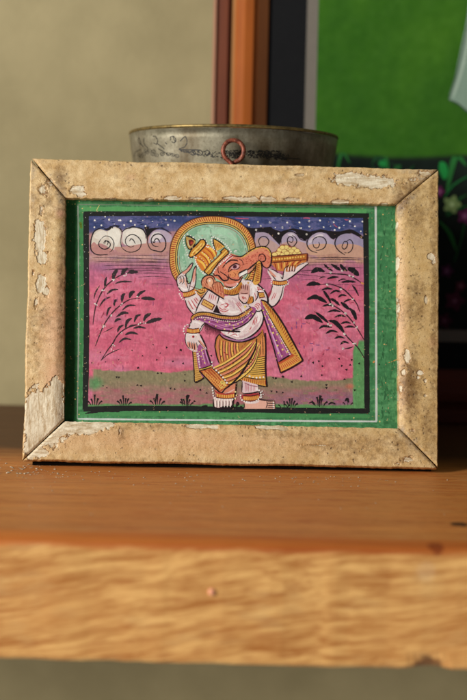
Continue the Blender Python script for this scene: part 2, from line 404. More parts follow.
# wear read on the frame: centre, radii (photo pixels), strength
CH = [(77, 191, 7, 4, 1), (80, 194, 5, 3, .9), (172, 198, 9, 2.2, .8), (231, 198, 10, 2, .8), (250, 199, 10, 2.6, .9), (268, 199, 9, 2.6, .9), (292, 199, 8, 1.8, .8), (340, 201, 10, 2.2, .85),
      (350, 179, 18, 6, 1), (374, 182, 20, 6, .95), (362, 180, 26, 6, .7), (300, 175, 7, 2.2, .55), (150, 199, 6, 1.5, .6),
      (424, 173, 10, 4, .6), (412, 179, 8, 4, .5), (196, 198, 12, 1.3, .6), (385, 203, 6, 1.5, .6),
      (40, 240, 5, 17, 1), (38, 226, 4, 7, .8), (42, 258, 5, 7, .9), (41, 285, 4.5, 9, 1), (46, 292, 4, 6, .7), (43, 191, 6, 9, .55), (50, 184, 7, 7, .5), (36, 303, 3, 9, .55), (41, 212, 3, 9, .5), (33, 274, 2, 5, .5),
      (45, 430, 17, 14, 1.2), (50, 404, 11, 13, 1.2), (36, 420, 10, 24, 1.2), (57, 390, 6, 11, 1.1), (34, 445, 7, 12, 1.2), (56, 415, 7, 12, 1.2), (44, 409, 14, 10, 1.1), (34, 401, 7, 8, 1),
      (41, 454, 7, 4, .95), (31, 458, 4, 3, .8),
      (72, 428, 14, 6, 1.1), (92, 425, 18, 5.5, 1.1), (84, 430, 15, 5, .9), (62, 431, 7, 5, 1), (120, 431, 1.8, 6, .5), (147, 422, 12, 1.3, .6),
      (200, 426.5, 17, 2, .9), (214, 427, 6, 2.4, .8), (270, 427, 15, 2.2, .95), (284, 429, 6, 2, .7), (240, 425, 10, 1.2, .5),
      (408, 459, 8, 4, .6), (398, 463, 5, 2.5, .5), (320, 445, 26, .9, .5), (360, 448, 18, .8, .42),
      (431, 256, 4, 4, .85), (433, 261, 2.5, 4, .7), (425.5, 299, 1.4, 4, .95), (398, 262, 2, 7, .8), (397, 225, 1.6, 5, .7), (399, 306, 2.4, 14, .55),
      (407, 356, 3, 8, .85), (420, 372, 4, 2.5, .75), (418, 377, 2, 2, .7), (425, 380, 1.5, 2, .75), (425.5, 395, 1.6, 1.5, .75), (404, 372, 3, 5, .6), (401, 388, 3, 8, .55), (412, 430, 5, 3, .5)]
GR = [(362, 182, 10, 6, .8), (410, 188, 16, 9, .7), (402, 200, 10, 14, .8), (415, 215, 14, 22, .55), (432, 200, 5, 30, .6), (418, 290, 12, 12, .6), (415, 310, 12, 16, .6), (410, 385, 9, 28, 1.0), (428, 425, 9, 22, .6), (434, 300, 4, 130, .7), (432, 440, 7, 25, .5),
      (135, 180, 30, 8, .25), (290, 181, 22, 6, .35), (225, 170, 50, 4, .2), (46, 205, 14, 24, .45), (60, 180, 6, 14, .8), (36, 330, 8, 40, .4), (44, 320, 10, 14, .5), (61, 300, 3, 90, .5), (52, 430, 14, 20, .25),
      (350, 445, 60, 12, .45), (300, 435, 60, 7, .4), (150, 427, 60, 4, .35), (230, 462, 200, 2.5, .35), (400, 445, 20, 14, .5), (122, 432, 4, 9, .6), (240, 168, 200, 3, .35)]
PK = [(55, 330, 12, 45, .7), (55, 375, 9, 18, .8), (60, 214, 3.5, 3.5, 1.2), (58, 210, 5, 5, .3), (400, 320, 6, 60, .9), (402, 390, 5, 16, .9), (433, 342, 4, 5, .9), (225, 447, 12, 6, .35), (232, 450, 4, 6, .5), (310, 440, 14, 8, .2), (160, 440, 120, 12, .45), (285, 188, 10, 5, .3), (60, 295, 6, 25, .5), (130, 178, 4, 3, .4)]
GY = [(405, 435, 4, 3, 1), (411, 441, 4, 3.5, 1), (417, 447, 3, 3, .9), (402, 430, 3, 4, .9), (424, 454, 3, 3, .7), (399, 208, 3, 6, .8), (405, 200, 5, 4, .9), (411, 196, 5, 3, .9), (428, 172, 8, 4, .9), (420, 178, 6, 4, .8), (416, 170, 14, 2.5, .7), (61, 196, 3.5, 6, 1), (58, 190, 2.5, 4, .7), (48, 182, 3, 6, .6), (33, 172, 2, 8, .8), (33, 200, 2, 10, .6), (60, 388, 4, 3, .4)]
def field(u, v, lst, H, wob=.35, seed=3):
    px_n = (fbm(u * 900, v * 900, 4, seed) - .5) * 2; s_ = np.zeros_like(u)
    pts = hom(H, [(b[0], b[1]) for b in lst]); k = 1 / 2630.
    for (cx, cy), b in zip(pts, lst):
        d = np.sqrt(((u - cx) / (b[2] * k)) ** 2 + ((v - cy) / (b[3] * k)) ** 2)
        s_ = np.maximum(s_, np.clip(1.18 - .62 * (d * (1 + wob * px_n)), 0, 1.0) * b[4])
    return s_
def rail(name, a, b, seed, gap0, gap1, label=None):
    a, b = (a, b)
    Ao = np.array(OUTER[a]); Bo = np.array(OUTER[b]); Ai = np.array(INNER[a]); Bi = np.array(INNER[b])
    dirv = (Bo - Ao) / np.linalg.norm(Bo - Ao)
    prof = []                       # (w 0..1 outer->inner, y)
    for y in np.linspace(.010, .0062, 6): prof.append((.10, y))
    prof.append((.0, .0058))
    for y in np.linspace(.0058, .0036, 5)[1:-1]: prof.append((.0, y))
    for w in np.linspace(0, 1, 76):
        y = .0036 * max(0, 1 - w / .06) ** 2.0 + .0014 * max(0, (w - .72) / .28) ** 2 
        prof.append((w, y))
    for y in np.linspace(.0014, .0056, 9)[1:]: prof.append((1.0, y))
    prof = np.array(prof); n = len(prof)
    L = np.linalg.norm(Bo - Ao); m = int(L / .00021)
    S = np.linspace(0, 1, m)
    W = prof[:, 0][None, :].repeat(m, 0); Y = prof[:, 1][None, :].repeat(m, 0); SS = S[:, None].repeat(n, 1)
    P0 = Ao[None, None] + (Ai - Ao)[None, None] * W[..., None]; P1 = Bo[None, None] + (Bi - Bo)[None, None] * W[..., None]
    gj = .7 + .6 * fbm(W * 22, W * 0 + seed, 3, seed + 60)
    ga = (gap0[0] + (gap0[1] - gap0[0]) * W) * gj; gb = (gap1[0] + (gap1[1] - gap1[0]) * W) * gj
    P0 = P0 + dirv * ga[..., None]; P1 = P1 - dirv * gb[..., None]
    P = P0 + (P1 - P0) * SS[..., None]
    u = P[..., 0]; v = P[..., 1]
    nr = (Ai - Ao); nr = nr - dirv * nr.dot(dirv); nr /= np.linalg.norm(nr)
    chip = field(u, v, CH, HF, .45, 3); gr = field(u, v, GR, HF, .3, 8); pk = field(u, v, PK, HF, .3, 12)
    # ragged arris wear along the inner and outer edges
    ed = np.clip(1 - np.abs(W - 1) / .06, 0, 1) * sstep(.52, .66, fbm(u * 260, v * 260, 4, seed + 5)) * .5
    eo = np.clip(1 - np.abs(W - .0) / .05, 0, 1) * sstep(.55, .7, fbm(u * 300, v * 300, 4, seed + 9)) * .42
    chip = np.maximum(chip, np.maximum(ed, eo))
    chipn = chip + (fbm(u * 1500, v * 1500, 3, 5) - .5) * .3
    side = (prof[:, 1] > .0056) & (prof[:, 0] < .5)
    big = (fbm(u * 55, v * 55, 3, seed) - .5) * .0004
    med = (fbm(u * 420 + 9, v * 420, 4, seed + 2) - .5) * .00018
    # uneven hand-cut outline
    out = (fbm(SS * L * 45, SS * 0 + seed, 3, seed) - .5) * .0009 + (fbm(SS * L * 700, W * 4 + seed, 3, seed) - .5) * .00035
    offs = out * np.clip(1 - W / .35, 0, 1)
    rec = sstep(.36, .46, chipn) * .00024 - sstep(.28, .37, chipn) * (1 - sstep(.37, .45, chipn)) * .00006
    endf = np.minimum(SS, 1 - SS) * L
    rd = .0006 * np.clip(1 - endf / .0016, 0, 1) ** 2
    Yd = Y + (big + med) * (Y < .0055) + rec * (W < .995) * (Y < .0059) + rd * (Y < .0059)
    ins = np.abs(np.clip(1 - W * 1e3, 0, 1))
    X = u + nr[0] * offs; Z = v + nr[1] * offs
    # lip wobble at the inner edge
    lip = (fbm(u * 500, v * 500, 3, seed + 30) - .5) * .0005 * np.clip((W - .9) / .1, 0, 1)
    X = X + nr[0] * lip; Z = Z + nr[1] * lip
    V = np.stack([X, Yd, Z], -1).reshape(-1, 3)
    gy_ = np.clip(field(u, v, GY, HF, .5, 15), 0, 1)
    pk = np.clip(pk, 0, 1); mask = np.stack([chip, gr, pk, gy_], -1).reshape(-1, 4)
    idx = np.arange(m * n).reshape(m, n)
    q = np.stack([idx[:-1, :-1], idx[:-1, 1:], idx[1:, 1:], idx[1:, :-1]], -1).reshape(-1, 4)
    F = [tuple(r) for r in q.tolist()]
    # back and caps
    nb = len(V); ba = np.array([[X[0, -1], .010, Z[0, -1]], [X[-1, -1], .010, Z[-1, -1]]]); V = np.r_[V, ba]; mask = np.r_[mask, [[0, .5, 0, 1]] * 2]
    F.append(tuple(idx[:, -1].tolist()) + (nb + 1, nb)); F.append((nb, nb + 1) + tuple(idx[::-1, 0].tolist()))
    F.append(tuple(idx[0, ::-1].tolist()) + (nb,)); F.append(tuple(idx[-1, :].tolist()) + (nb + 1,))
    F = [f for f in F]
    o = mkobj(name, V, F, M_RAIL, fp, smooth=True, attrs=mask)
    run = np.stack([SS * L + seed * 3.7, W * .0152, np.full_like(W, 1. if seed == 2 else (.35 if seed == 3 else 0.))], -1).reshape(-1, 3); run = np.r_[run, np.zeros((len(V) - len(run), 3))]
    ra_ = o.data.attributes.new('Run', 'FLOAT_VECTOR', 'POINT'); ra_.data.foreach_set('vector', run.astype(np.float32).ravel())
    tag(o, label)
    bm = bmesh.new(); bm.from_mesh(o.data); bmesh.ops.recalc_face_normals(bm, faces=bm.faces)
    for f in bm.faces:
        if len(f.verts) > 4: f.smooth = False
    bm.to_mesh(o.data); bm.free()
    return o
rail('frame_rail', 'TL', 'TR', 1, (.00044, .00006), (.00024, .00018), 'top rail with a large pale bare patch near its right end')
rail('frame_rail', 'TR', 'BR', 2, (.00024, .00018), (.00050, .00010), 'right rail mottled with brown grime')
rail('frame_rail', 'BR', 'BL', 3, (.00050, .00010), (.00010, .00042), 'bottom rail with white primer bared at its left end')
rail('frame_rail', 'BL', 'TL', 4, (.00010, .00042), (.00044, .00006), 'left rail with its paint flaked off at the foot')
# backing board behind the panel; near-black foot paints in the shade under the frame
bx = [(x, y, z) for y in (.0063, .0097) for x, z in ((-.0790, -.0005), (.0805, -.0006), (.0812, .1200), (-.0812, .1200))]
mkobj('backing_board', bx, [(0, 1, 2, 3), (7, 6, 5, 4), (0, 4, 5, 1), (1, 5, 6, 2), (2, 6, 7, 3), (3, 7, 4, 0)], M_BACK, fp)

# ---------------- the painting
a = Art(HP, .0050)
def base(x, y):
    n1 = fbm(x / 9, y / 3, 4, 21) - .5; n2 = fbm(x / 2.2, y / 2.2, 3, 22) - .5; n3 = fbm(x / 30, y / 18, 3, 23) - .5
    def c(r, g, b): return np.array([r, g, b], float)[None, :]
    def mx(p, q, f): return p * (1 - f[:, None]) + q * f[:, None]
    col = c(200, 99, 124) + np.zeros((len(x), 3))
    col = mx(col, c(212, 120, 142), sstep(-.1, .25, n3 + n1 * .5))
    col = mx(col, c(180, 82, 114), sstep(.08, .4, -n3 + n2 * .4) * .7)
    # mauve-beige band under the clouds
    yb = y + n1 * 9; left = 1 - sstep(150, 300, x)
    mau = c(176, 130, 130) * left[:, None] + c(190, 146, 128) * (1 - left[:, None])
    f = 1 - sstep(262, 271, yb + (x > 270) * sstep(270, 360, x) * 2)
    col = mx(col, mx(mau + np.zeros_like(col), c(148, 112, 140), sstep(.05, .25, n1 + .12 * np.sin(x / 6)) * .6), f)
    col = mx(col, c(140, 100, 142), np.clip(1 - np.hypot((x - 104) / 16, (y - 268) / 6), 0, 1) * .8)
    col = mx(col, c(160, 104, 138), (1 - sstep(266, 296, y + n3 * 26)) * sstep(260, 266, y) * .55)
    col = mx(col, c(168, 104, 140), np.clip(n3 * 3.2, 0, 1) * .45 * sstep(262, 270, y))
    col = mx(col, c(206, 176, 160), np.clip(1 - np.abs(y - 258 + n1 * 6) / 3, 0, 1) * left * .45)
    col = mx(col, c(150, 126, 160), (1 - sstep(238, 248, yb)) * (1 - left))
    # blue night sky
    sky = mx(c(56, 68, 114) + np.zeros_like(col), c(88, 90, 134), sstep(-.1, .25, n1 + n3))
    sky = mx(sky, c(120, 104, 146), sstep(226, 238, y) * (x < 260) * .8)
    col = mx(col, sky, 1 - sstep(229, 235, yb))
    # ground
    yg = 383.5 + 2.2 * np.sin(x / 23) + n3 * 6 - 4 * np.clip(1 - np.abs(x - 200) / 30, 0, 1) + n2 * 1.5
    fg = sstep(-.6, .8, y - np.where(x < 260, yg - 12, yg - 6) - 0) * sstep(91, 95, x + n2 * 5)
    gcol = mx(c(134, 126, 98) + np.zeros_like(col), c(160, 112, 112), sstep(380, 398, y + n1 * 10))
    gcol = mx(gcol, c(138, 98, 126), sstep(230, 330, x) * sstep(386, 400, y) * .8)
    gcol = mx(gcol, c(168, 92, 108), sstep(0, .3, n1 + n3) * .5 * sstep(384, 392, y))
    col = mx(col, gcol, fg)
    col = mx(col, c(84, 146, 92), np.clip(1.6 - 1.6 * np.hypot((x - 93) / 13, (y - 384) / 9), 0, 1) * .8 * sstep(88, 90, x))
    col = mx(col, c(92, 140, 88), sstep(403.5, 405.5, y + n1 * 3))
    # green pillar of paint at the right edge
    xr = 353 + 8 * np.clip((352 - y) / 14, 0, 1) ** 2 - n2 * 1.2
    col = mx(col, c(92, 146, 92), sstep(-.5, .6, x - xr) * sstep(338, 342, y))
    col = mx(col, c(206, 112, 92), np.clip(1 - np.hypot((x - 350) / 6, (y - 386) / 3.5), 0, 1) * .9)
    # green mount outside the black border
    mt = mx(c(62, 122, 78) + np.zeros_like(col), c(82, 142, 94), sstep(-.15, .25, n1 + n3))
    mt = mx(mt, c(38, 92, 52), sstep(.1, .35, n2 + n3) * .6)
    mt = mx(mt, c(34, 92, 48), 1 - sstep(76, 79, x))  # left strip darkened: the rail's shade put into the green
    inside = (x > 86) * (x < 366) * (y > 213) * (y < 409)
    col = np.where(inside[:, None] > 0, col, mt)
    n5 = fbm(x / .9, y / 1.6, 3, 31) - .5; n6 = fbm(x / 1.2, y / 7, 3, 33) - .5
    return col * (1 + .20 * n5 + .16 * n6 + .12 * n1)[:, None] + (n2 * 12)[:, None]
a.grid(60, 194, 404, 434, 460, 322, base)
# mount lines
ln = (196, 204, 200)
a.stroke(PX('77.5,206 78.2,260 78.6,330 77.6,419.5'), 1.1, (150, 160, 148), 'none', 8, .3)  # left line greyed, the rail's shade mixed into its colour
a.stroke(PX('77,205 130,205.3 230,206.5 300,206.5 375,206.5'), .8, (116, 130, 112), 'none', 8, .4)
a.stroke(PX('375.2,206 375.8,300 376.6,421'), 2.0, ln, 'none', 10, .15)
a.stroke(PX('78,419.4 150,420 250,420.4 377,421'), 1.7, ln, 'none', 10, .25)
a.stroke(PX('82,209.5 160,209.5 260,210 366,210.5'), 4.2, (84, 152, 92), 'none', 10, .1)
a.stroke(PX('81,212 81.5,300 81,405'), 2.2, (60, 124, 72), 'none', 10, .3)
a.stroke(PX('80,414.2 180,414.8 290,415.5 370,416'), 3.4, (72, 138, 84), 'none', 10, .2)
a.dots([(random.uniform(62, 400), random.choice([random.uniform(199, 212), random.uniform(410, 428)])) for _ in range(26)], .55, (214, 190, 120), .5)
a.dots([(random.choice([random.uniform(64, 86), random.uniform(368, 398)]), random.uniform(200, 426)) for _ in range(46)], .5, (210, 180, 112), .6)
a.stroke(K8('425,62 445,55 455,50'), .7, (206, 150, 84))
a.stroke(K8('345,240 350,244 352,243'), .9, (206, 140, 64))
a.dots([K8(372, 60), K8(374, 58)], 1.1, (214, 146, 80))
a.dots([K8(393, 68)], .9, (40, 50, 40)); a.dots([K1(160, 240), K1(158, 225), K1(162, 255)], 1.8, (84, 110, 36))
a.stroke(K1('278,130 290,105 303,82'), .7, (196, 190, 120))

# black sky band right of the halo
a.poly(B('240,135 330,140 467,130') + Ct('130,140 200,165 290,140') + K6('60,170 130,155 180,165 260,168 300,158 340,158 400,195 412,215 400,220 380,205 330,180 290,178 260,185 215,222 190,205 160,175 120,172 80,182 50,215 30,230 10,215 0,205') + Ct('400,235 345,215 310,165 260,160 215,195 190,265 150,230 110,180 60,165 0,170') + B('380,175 345,215 340,290 300,240'), BLK, 2)
# cloud tops (mauve) on the right
for pts, c in ((Ct('0,180 30,172 80,175 120,195 160,235 190,270 190,330 60,330 0,300'), (166, 150, 172)),
               (Ct('200,255 215,200 250,168 285,165 315,185 345,225 400,245 400,300 330,330 220,300'), (170, 156, 178)),
               (K6('44,250 52,220 85,185 125,172 160,180 190,210 215,225 225,250 200,290 60,290'), (172, 160, 182)),
               (K6('222,250 235,215 265,190 300,182 335,185 380,210 410,225 410,280 250,300'), (150, 140, 168))):
    a.poly(pts, c, 3)
for pts, c in ((Ct('10,230 60,215 150,250 190,300 180,345 0,345'), (180, 150, 146)), (Ct('205,260 300,240 400,262 405,330 300,345 200,300'), (184, 150, 146)),
               (K6('44,262 130,250 225,258 225,310 60,320'), (196, 156, 134)), (K6('226,262 330,250 410,275 410,330 260,330'), (190, 150, 132)),
               (Ct('250,190 285,178 310,200 280,205'), (206, 196, 206)), (K6('90,205 125,185 150,195 120,212'), (206, 196, 206)), (K6('55,235 75,210 90,215 66,245'), (200, 188, 200))):
    a.poly(pts, c, 3)
# white clouds on the left
for pts, c in ((K1('235,400 240,330 275,285 320,270 365,285 400,255 450,255 467,280') + K2('45,190 45,330 0,330') + K1('430,420 400,430 360,400 300,380 250,420'), (208, 198, 186)),
               (K1('262,330 280,300 320,280 352,290 365,310 350,340 300,350'), (222, 216, 206)), (K1('368,310 385,275 420,262 455,275 467,330 440,400 400,370'), (224, 220, 210)),
               (K2('60,210 90,180 140,180 200,185 235,220 240,300 200,310 100,320 55,290'), (214, 208, 200)), (K2('80,220 130,190 190,200 215,250 150,240 100,260'), (228, 222, 212)),
               (K2('262,260 285,215 330,195 380,200 420,225 440,250 425,290 340,300 265,310'), (178, 162, 182)), (K2('275,250 300,215 345,215 365,250 330,280 280,285'), (214, 206, 208))):
    a.poly(pts, c, 3)
a.poly(K1('238,400 262,370 300,400 380,415 410,440 360,462 290,466 245,440'), (182, 132, 128), 4)
a.poly(K2('0,330 90,325 200,305 260,300 420,292 425,350 300,380 60,375 0,350'), (184, 140, 132), 3)
a.stroke(K1('355,270 375,262 395,250 410,262'), 1.6, BLK); a.stroke(K1('300,262 335,262 358,275'), 1.8, BLK)
for pts, w in ((K1('355,275 320,262 290,270 262,290 245,330 236,380 240,430 270,462 310,470 370,466'), 1.3),
               (K1('355,275 380,272 400,250 430,240 460,250') , 1.5), (K2('0,170 35,185 52,215'), 1.3),
               (K1('318,345 350,322 395,335 418,380 405,430 380,450'), .9), (K1('318,345 300,375 305,405 340,425 375,415 390,390 375,365 355,362 345,385'), 1.1), (K1('335,380 352,358 372,372 362,395'), 1.0),
               (K2('52,215 42,280 50,330 85,362 130,370 180,350 200,315 195,275 160,240 120,234 88,255 78,285 90,315 120,330 148,320'), 1.0), (K2('110,285 122,266 142,278 155,305'), 1.1),
               (K2('50,215 80,190 110,182 140,172 180,180 215,195 235,230 240,265'), 1.4),
               (K2('250,250 252,300 275,345 320,360 360,365 388,335 392,290 375,250 345,228 310,232 285,255 280,290 300,320 335,325'), 1.3), (K2('298,290 315,265 335,270 350,300'), 1.2), (K2('290,285 300,295 312,285'), 1.0),
               (K2('252,300 250,255 270,220 310,190 350,182 390,195 435,225'), 1.3)):
    a.stroke(pts, w, BLK)
a.poly(K2('225,175 260,170 320,180 375,178 330,188 290,205 262,240 248,260 238,220'), BLK, 3)
for pts, w in ((Ct('0,175 60,168 110,185 150,225 190,270'), 1.2), (Ct('40,285 25,240 45,210 80,208 105,240 90,275 60,285'), 1.1),
               (Ct('200,265 205,210 245,172 290,168 325,190 350,225 400,240'), 1.2), (Ct('255,240 285,250 292,220 270,205 250,225 255,262 290,285 320,250 312,215 285,195'), 1.1), (Ct('300,278 322,250 318,220'), 1.),
               (K6('110,308 70,295 46,265 44,235 60,205 90,182 130,172 165,182'), 1.2), (K6('80,245 85,220 115,205 150,210 168,240 155,275 125,290 100,292'), 1.1), (K6('80,245 90,272 112,276 124,255 118,238'), 1.0),
               (K6('290,322 250,295 226,260 228,225 250,195 290,180 330,182'), 1.3), (K6('290,240 320,222 340,245 335,285 310,308 285,306'), 1.0), (K6('272,262 285,235 305,240 302,268 285,284 270,270 278,245'), 1.1)):
    a.stroke(pts, w, BLK)
# dark horizontal lines under the clouds
for (x0, y0, x1, w) in [(96, 262, 168, .5), (110, 259.5, 170, .6), (92, 258, 140, .45), (115, 262.8, 170, .7), (104, 266, 170, .7), (112, 269.3, 170, .9), (120, 271.5, 169, .5), (135, 274.5, 172, .5), (138, 277.5, 171, .5), (150, 284.3, 173, .5), (102, 270.5, 134, .6), (118, 256, 168, .45), (130, 267.6, 160, .4), (125, 273, 158, .35),
                        (308, 257.6, 362, .8), (315, 259, 362, .7), (300, 262.5, 362, .5), (304, 265, 340, .5), (268, 271, 282, .5), (266, 274, 284, .5), (288, 272, 308, .5), (286, 275, 310, .5), (300, 270.5, 326, .6), (300, 276, 322, .4), (322, 267, 362, .5), (300, 280, 318, .4), (330, 285, 363, .4), (292, 268.5, 300, .4), (267, 277, 284, .4), (330, 290, 363, .35), (261, 266, 275, .4), (262, 279, 280, .4)]:
    mid = (x0 + x1) / 2; a.stroke([(x0, y0), (mid, y0 - .5 + random.uniform(-.4, .4)), (x1, y0 + random.uniform(-.3, .6))], w, (58, 36, 46), 'both', 6, .3)
# stars
st = [K1(268, 200), K1(265, 255), K1(320, 240), K1(380, 195), K1(420, 225), K1(348, 172), K1(455, 200), K2(38, 122), K2(68, 160), K2(120, 128), K2(152, 158), K2(212, 125), K2(235, 165), K2(288, 127), K2(325, 157), K2(390, 113), K2(410, 157), K2(460, 125),
      A(72, 88), A(22, 115), A(2, 75), B(247, 87), B(300, 118), B(370, 90), B(392, 123), B(355, 155), B(463, 95), Ct(20, 92), Ct(42, 123), Ct(117, 95), Ct(155, 135), Ct(210, 135), Ct(180, 182), Ct(247, 95), Ct(342, 95), Ct(347, 137), Ct(418, 85), Ct(420, 127), Ct(398, 187), Ct(5, 155),
      K6(58, 102), K6(57, 138), K6(127, 98), K6(150, 143), K6(195, 133), K6(217, 107), K6(252, 145), K6(282, 130), K6(320, 103), K6(353, 135), K6(402, 105), K6(392, 168), K6(222, 160), K6(40, 188), K6(3, 148)]
a.dots(st, .85, WHT, .3)
a.stroke(K2('380,105 390,113 398,120'), .9, WHT); a.stroke(K6('213,118 228,135 240,142'), .6, (196, 84, 92)); a.stroke(K6('285,90 300,95 312,92'), .8, (196, 84, 92)); a.stroke(B('190,62 240,66 300,68'), .8, (190, 84, 110)); a.stroke(Ct('370,62 400,60 425,64'), 1., (190, 84, 110))

# black border
for pts, w in ((PX('85.6,213.5 86.2,280 86.4,340 85.4,410'), 5.6), (PX('83.5,214.3 140,214 200,213.6 260,214.2 310,214.6 368.5,215.3'), 4.8), (PX('365.2,213.5 366.2,290 366.8,360 367.2,412'), 5.4), (PX('83.6,409.6 130,408.6 200,408.9 290,410 369,410.6'), 5.2)):
    a.stroke(pts, w, (30, 33, 31), 'none', 14, .06)
a.stroke(K4('70,460 120,452 200,444 300,447'), 2.2, (30, 33, 31), 'both', 8, .3); a.stroke(PX('220,412 260,411.5 330,413'), 2, (30, 33, 31))
a.dots([(random.uniform(84, 88), random.uniform(215, 400)) for _ in range(22)] + [(random.uniform(90, 360), random.uniform(212, 217)) for _ in range(24)], .35, (150, 160, 150), .5)

fieldp = [(92, 270), (168, 280), (180, 340), (170, 370), (92, 372)]; fr2 = [(300, 282), (362, 275), (360, 335), (350, 372), (300, 372), (316, 340)]; fr3 = [(262, 270), (312, 285), (318, 350), (300, 375), (270, 300)]
for P_, n_ in ((fieldp, 130), (fr2, 90), (fr3, 45)): hatch(a, P_, n_, ((195, 93, 119), (206, 109, 133), (191, 89, 116), (209, 114, 137)), 6, 1.6)
hatch(a, [(92, 388), (352, 388), (352, 403), (92, 403)], 110, ((148, 120, 106), (158, 108, 110), (140, 118, 102)), 6, 1.3, .1)
hatch(a, [(92, 218), (168, 218), (168, 228), (92, 230)], 60, ((66, 78, 124), (50, 60, 104), (92, 94, 140)), 5, 1.0, 0); hatch(a, [(262, 218), (361, 218), (361, 228), (262, 228)], 70, ((66, 78, 124), (50, 60, 104), (92, 94, 140)), 5, 1.0, 0)
hatch(a, [(380, 208), (395, 208), (397, 424), (380, 424)], 150, ((66, 126, 80), (52, 108, 66), (84, 142, 92), (48, 98, 62)), 5, 1.2, 1.5)
# left plants
def leaf(p, w, c=(52, 42, 46), tp='leaf', j=.2): a.stroke(p, w * 1.12, c, tp, 6, j)
for s_ in ('75,410 82,350 95,290 120,230 150,185 190,150 240,118 300,105', '90,535 110,480 140,410 180,350 230,300 290,262 350,255', '122,620 160,560 190,520 220,470 270,430 340,408 400,395'):
    leaf(K3(s_), 1.1, (62, 40, 46), 'both')
leaf(K3('122,620 160,585 205,562 240,548'), .9); leaf(K3('135,455 165,440 198,422'), .7)
for s_, w in (('80,260 90,220 115,180', 1.2), ('145,195 146,160 155,128', 2.2), ('190,150 200,110 218,88', 3.6), ('240,120 255,95 278,78', 3.4), ('275,108 305,100 338,102', 3.6),
              ('155,232 185,208 222,203', 2), ('203,170 240,158 305,158', 1.8), ('112,305 140,265 180,245', 1.7), ('155,360 165,320 182,305', 2), ('200,300 200,275 220,260', 2.6), ('243,278 248,240 264,228', 2.6),
              ('288,255 298,225 320,215', 3.2), ('330,250 350,225 382,208', 2.6), ('355,255 400,255 438,262', 3.4), ('245,325 280,298 326,296', 1.8), ('210,365 250,340 284,342', 2.6), ('200,395 220,378 240,378', 2.2),
              ('218,455 230,425 255,410', 2.1), ('265,430 275,390 303,370', 2.8), ('315,395 330,360 355,350', 2.4), ('370,390 385,360 415,342', 3.), ('385,400 430,382 480,372', 3.6), ('310,430 345,422 385,430', 2),
              ('262,468 300,455 340,465', 2.6), ('225,515 260,490 300,497', 2), ('280,425 300,415 330,408', 1.6)):
    leaf(K3(s_), w)
for cx, cy in ((135, 205), (190, 150), (262, 118), (92, 288), (236, 290), (335, 252), (175, 360), (128, 430), (140, 412), (242, 458), (350, 402), (375, 395), (195, 532), (193, 555)):
    for _ in range(random.choice((3, 4, 4))): a.dots([K3(cx + random.uniform(-11, 11), cy + random.uniform(-8, 8))], .62, (222, 214, 210), .3)
for cx, cy in ((150, 240), (235, 235), (425, 270), (215, 250), (195, 255), (250, 645)):
    a.stroke([K3(cx, cy), K3(cx + 1, cy + 14), K3(cx, cy + 28)], .8, (166, 84, 126))
# right plants
for s_ in ('150,115 230,118 300,125 360,155 395,180', '130,188 180,182 230,195 280,220 330,270 360,310 380,362', '150,225 175,270 200,310 260,350 310,395 360,460 408,540', '175,415 210,430 260,475 320,540 370,590 412,660'):
    leaf(K7(s_), 1.1, (48, 32, 38), 'both')
leaf(K7('385,172 395,178 405,182'), 1.5, (206, 140, 80))
for s_, w in (('148,55 175,80 210,102', 1.9), ('195,55 225,75 255,95', 3), ('253,55 270,80 300,100', 3.2), ('300,85 335,95 372,130', 5.2), ('68,112 110,90 155,105', 4), ('120,150 140,138 165,138', .9), ('170,150 205,140 245,138', 2), ('240,165 265,152 292,152', 1.2), ('258,172 305,165 355,170', 2.2),
              ('38,192 80,180 132,186', 3.6), ('330,190 350,215 372,258', 1.9), ('135,222 170,210 206,216', 2), ('190,245 225,225 258,235', 1.9), ('240,268 265,252 296,258', 1.9), ('275,300 300,285 325,280', 1.7),
              ('148,225 165,250 195,295', 2.6), ('190,275 220,290 252,320', 2.6), ('42,282 100,265 170,302', 4.2), ('258,298 285,320 312,345', 3.4), ('310,335 340,365 356,412', 3.8), ('140,325 180,315 222,325', 2.1), ('172,362 215,350 262,360', 2.1), ('218,395 255,382 292,392', 1.9),
              ('258,435 290,425 325,433', 1.9), ('280,460 315,452 352,458', 1.8), ('28,405 80,390 145,430', 4.4), ('98,362 140,395 180,430', 2.8), ('180,415 230,430 282,490', 3.6), ('120,468 150,450 205,460', 2.1), ('162,498 200,480 242,490', 2.1), ('218,530 250,518 284,528', 2.), ('255,568 280,550 312,560', 2.), ('280,595 310,590 340,580', 1.2)):
    leaf(K7(s_), w, (30, 26, 30))
for cx, cy in ((196, 110), (315, 128), (335, 138), (170, 187), (258, 218), (333, 278), (190, 310), (204, 318), (285, 368), (338, 430), (357, 457), (180, 435), (192, 448), (280, 500), (343, 562), (275, 592), (268, 98)):
    a.dots([K7(cx + random.uniform(-6, 6), cy + random.uniform(-5, 5)) for _ in range(3)], .75, (222, 216, 210), .3)
for q in ((160, 600), (100, 570), (60, 560), (10, 435)): a.stroke([K7(*q), K7(q[0] + 12, q[1] + 2), K7(q[0] + 25, q[1])], .7, (128, 78, 132))
for q in (Hh(322, 245), Hh(320, 275), Hh(285, 285), Hh(360, 270), Hh(345, 405), Hh(380, 430), Hh(445, 450)): a.stroke([q, (q[0], q[1] + 1.6), (q[0] + .3, q[1] + 3)], .9, (134, 78, 132))
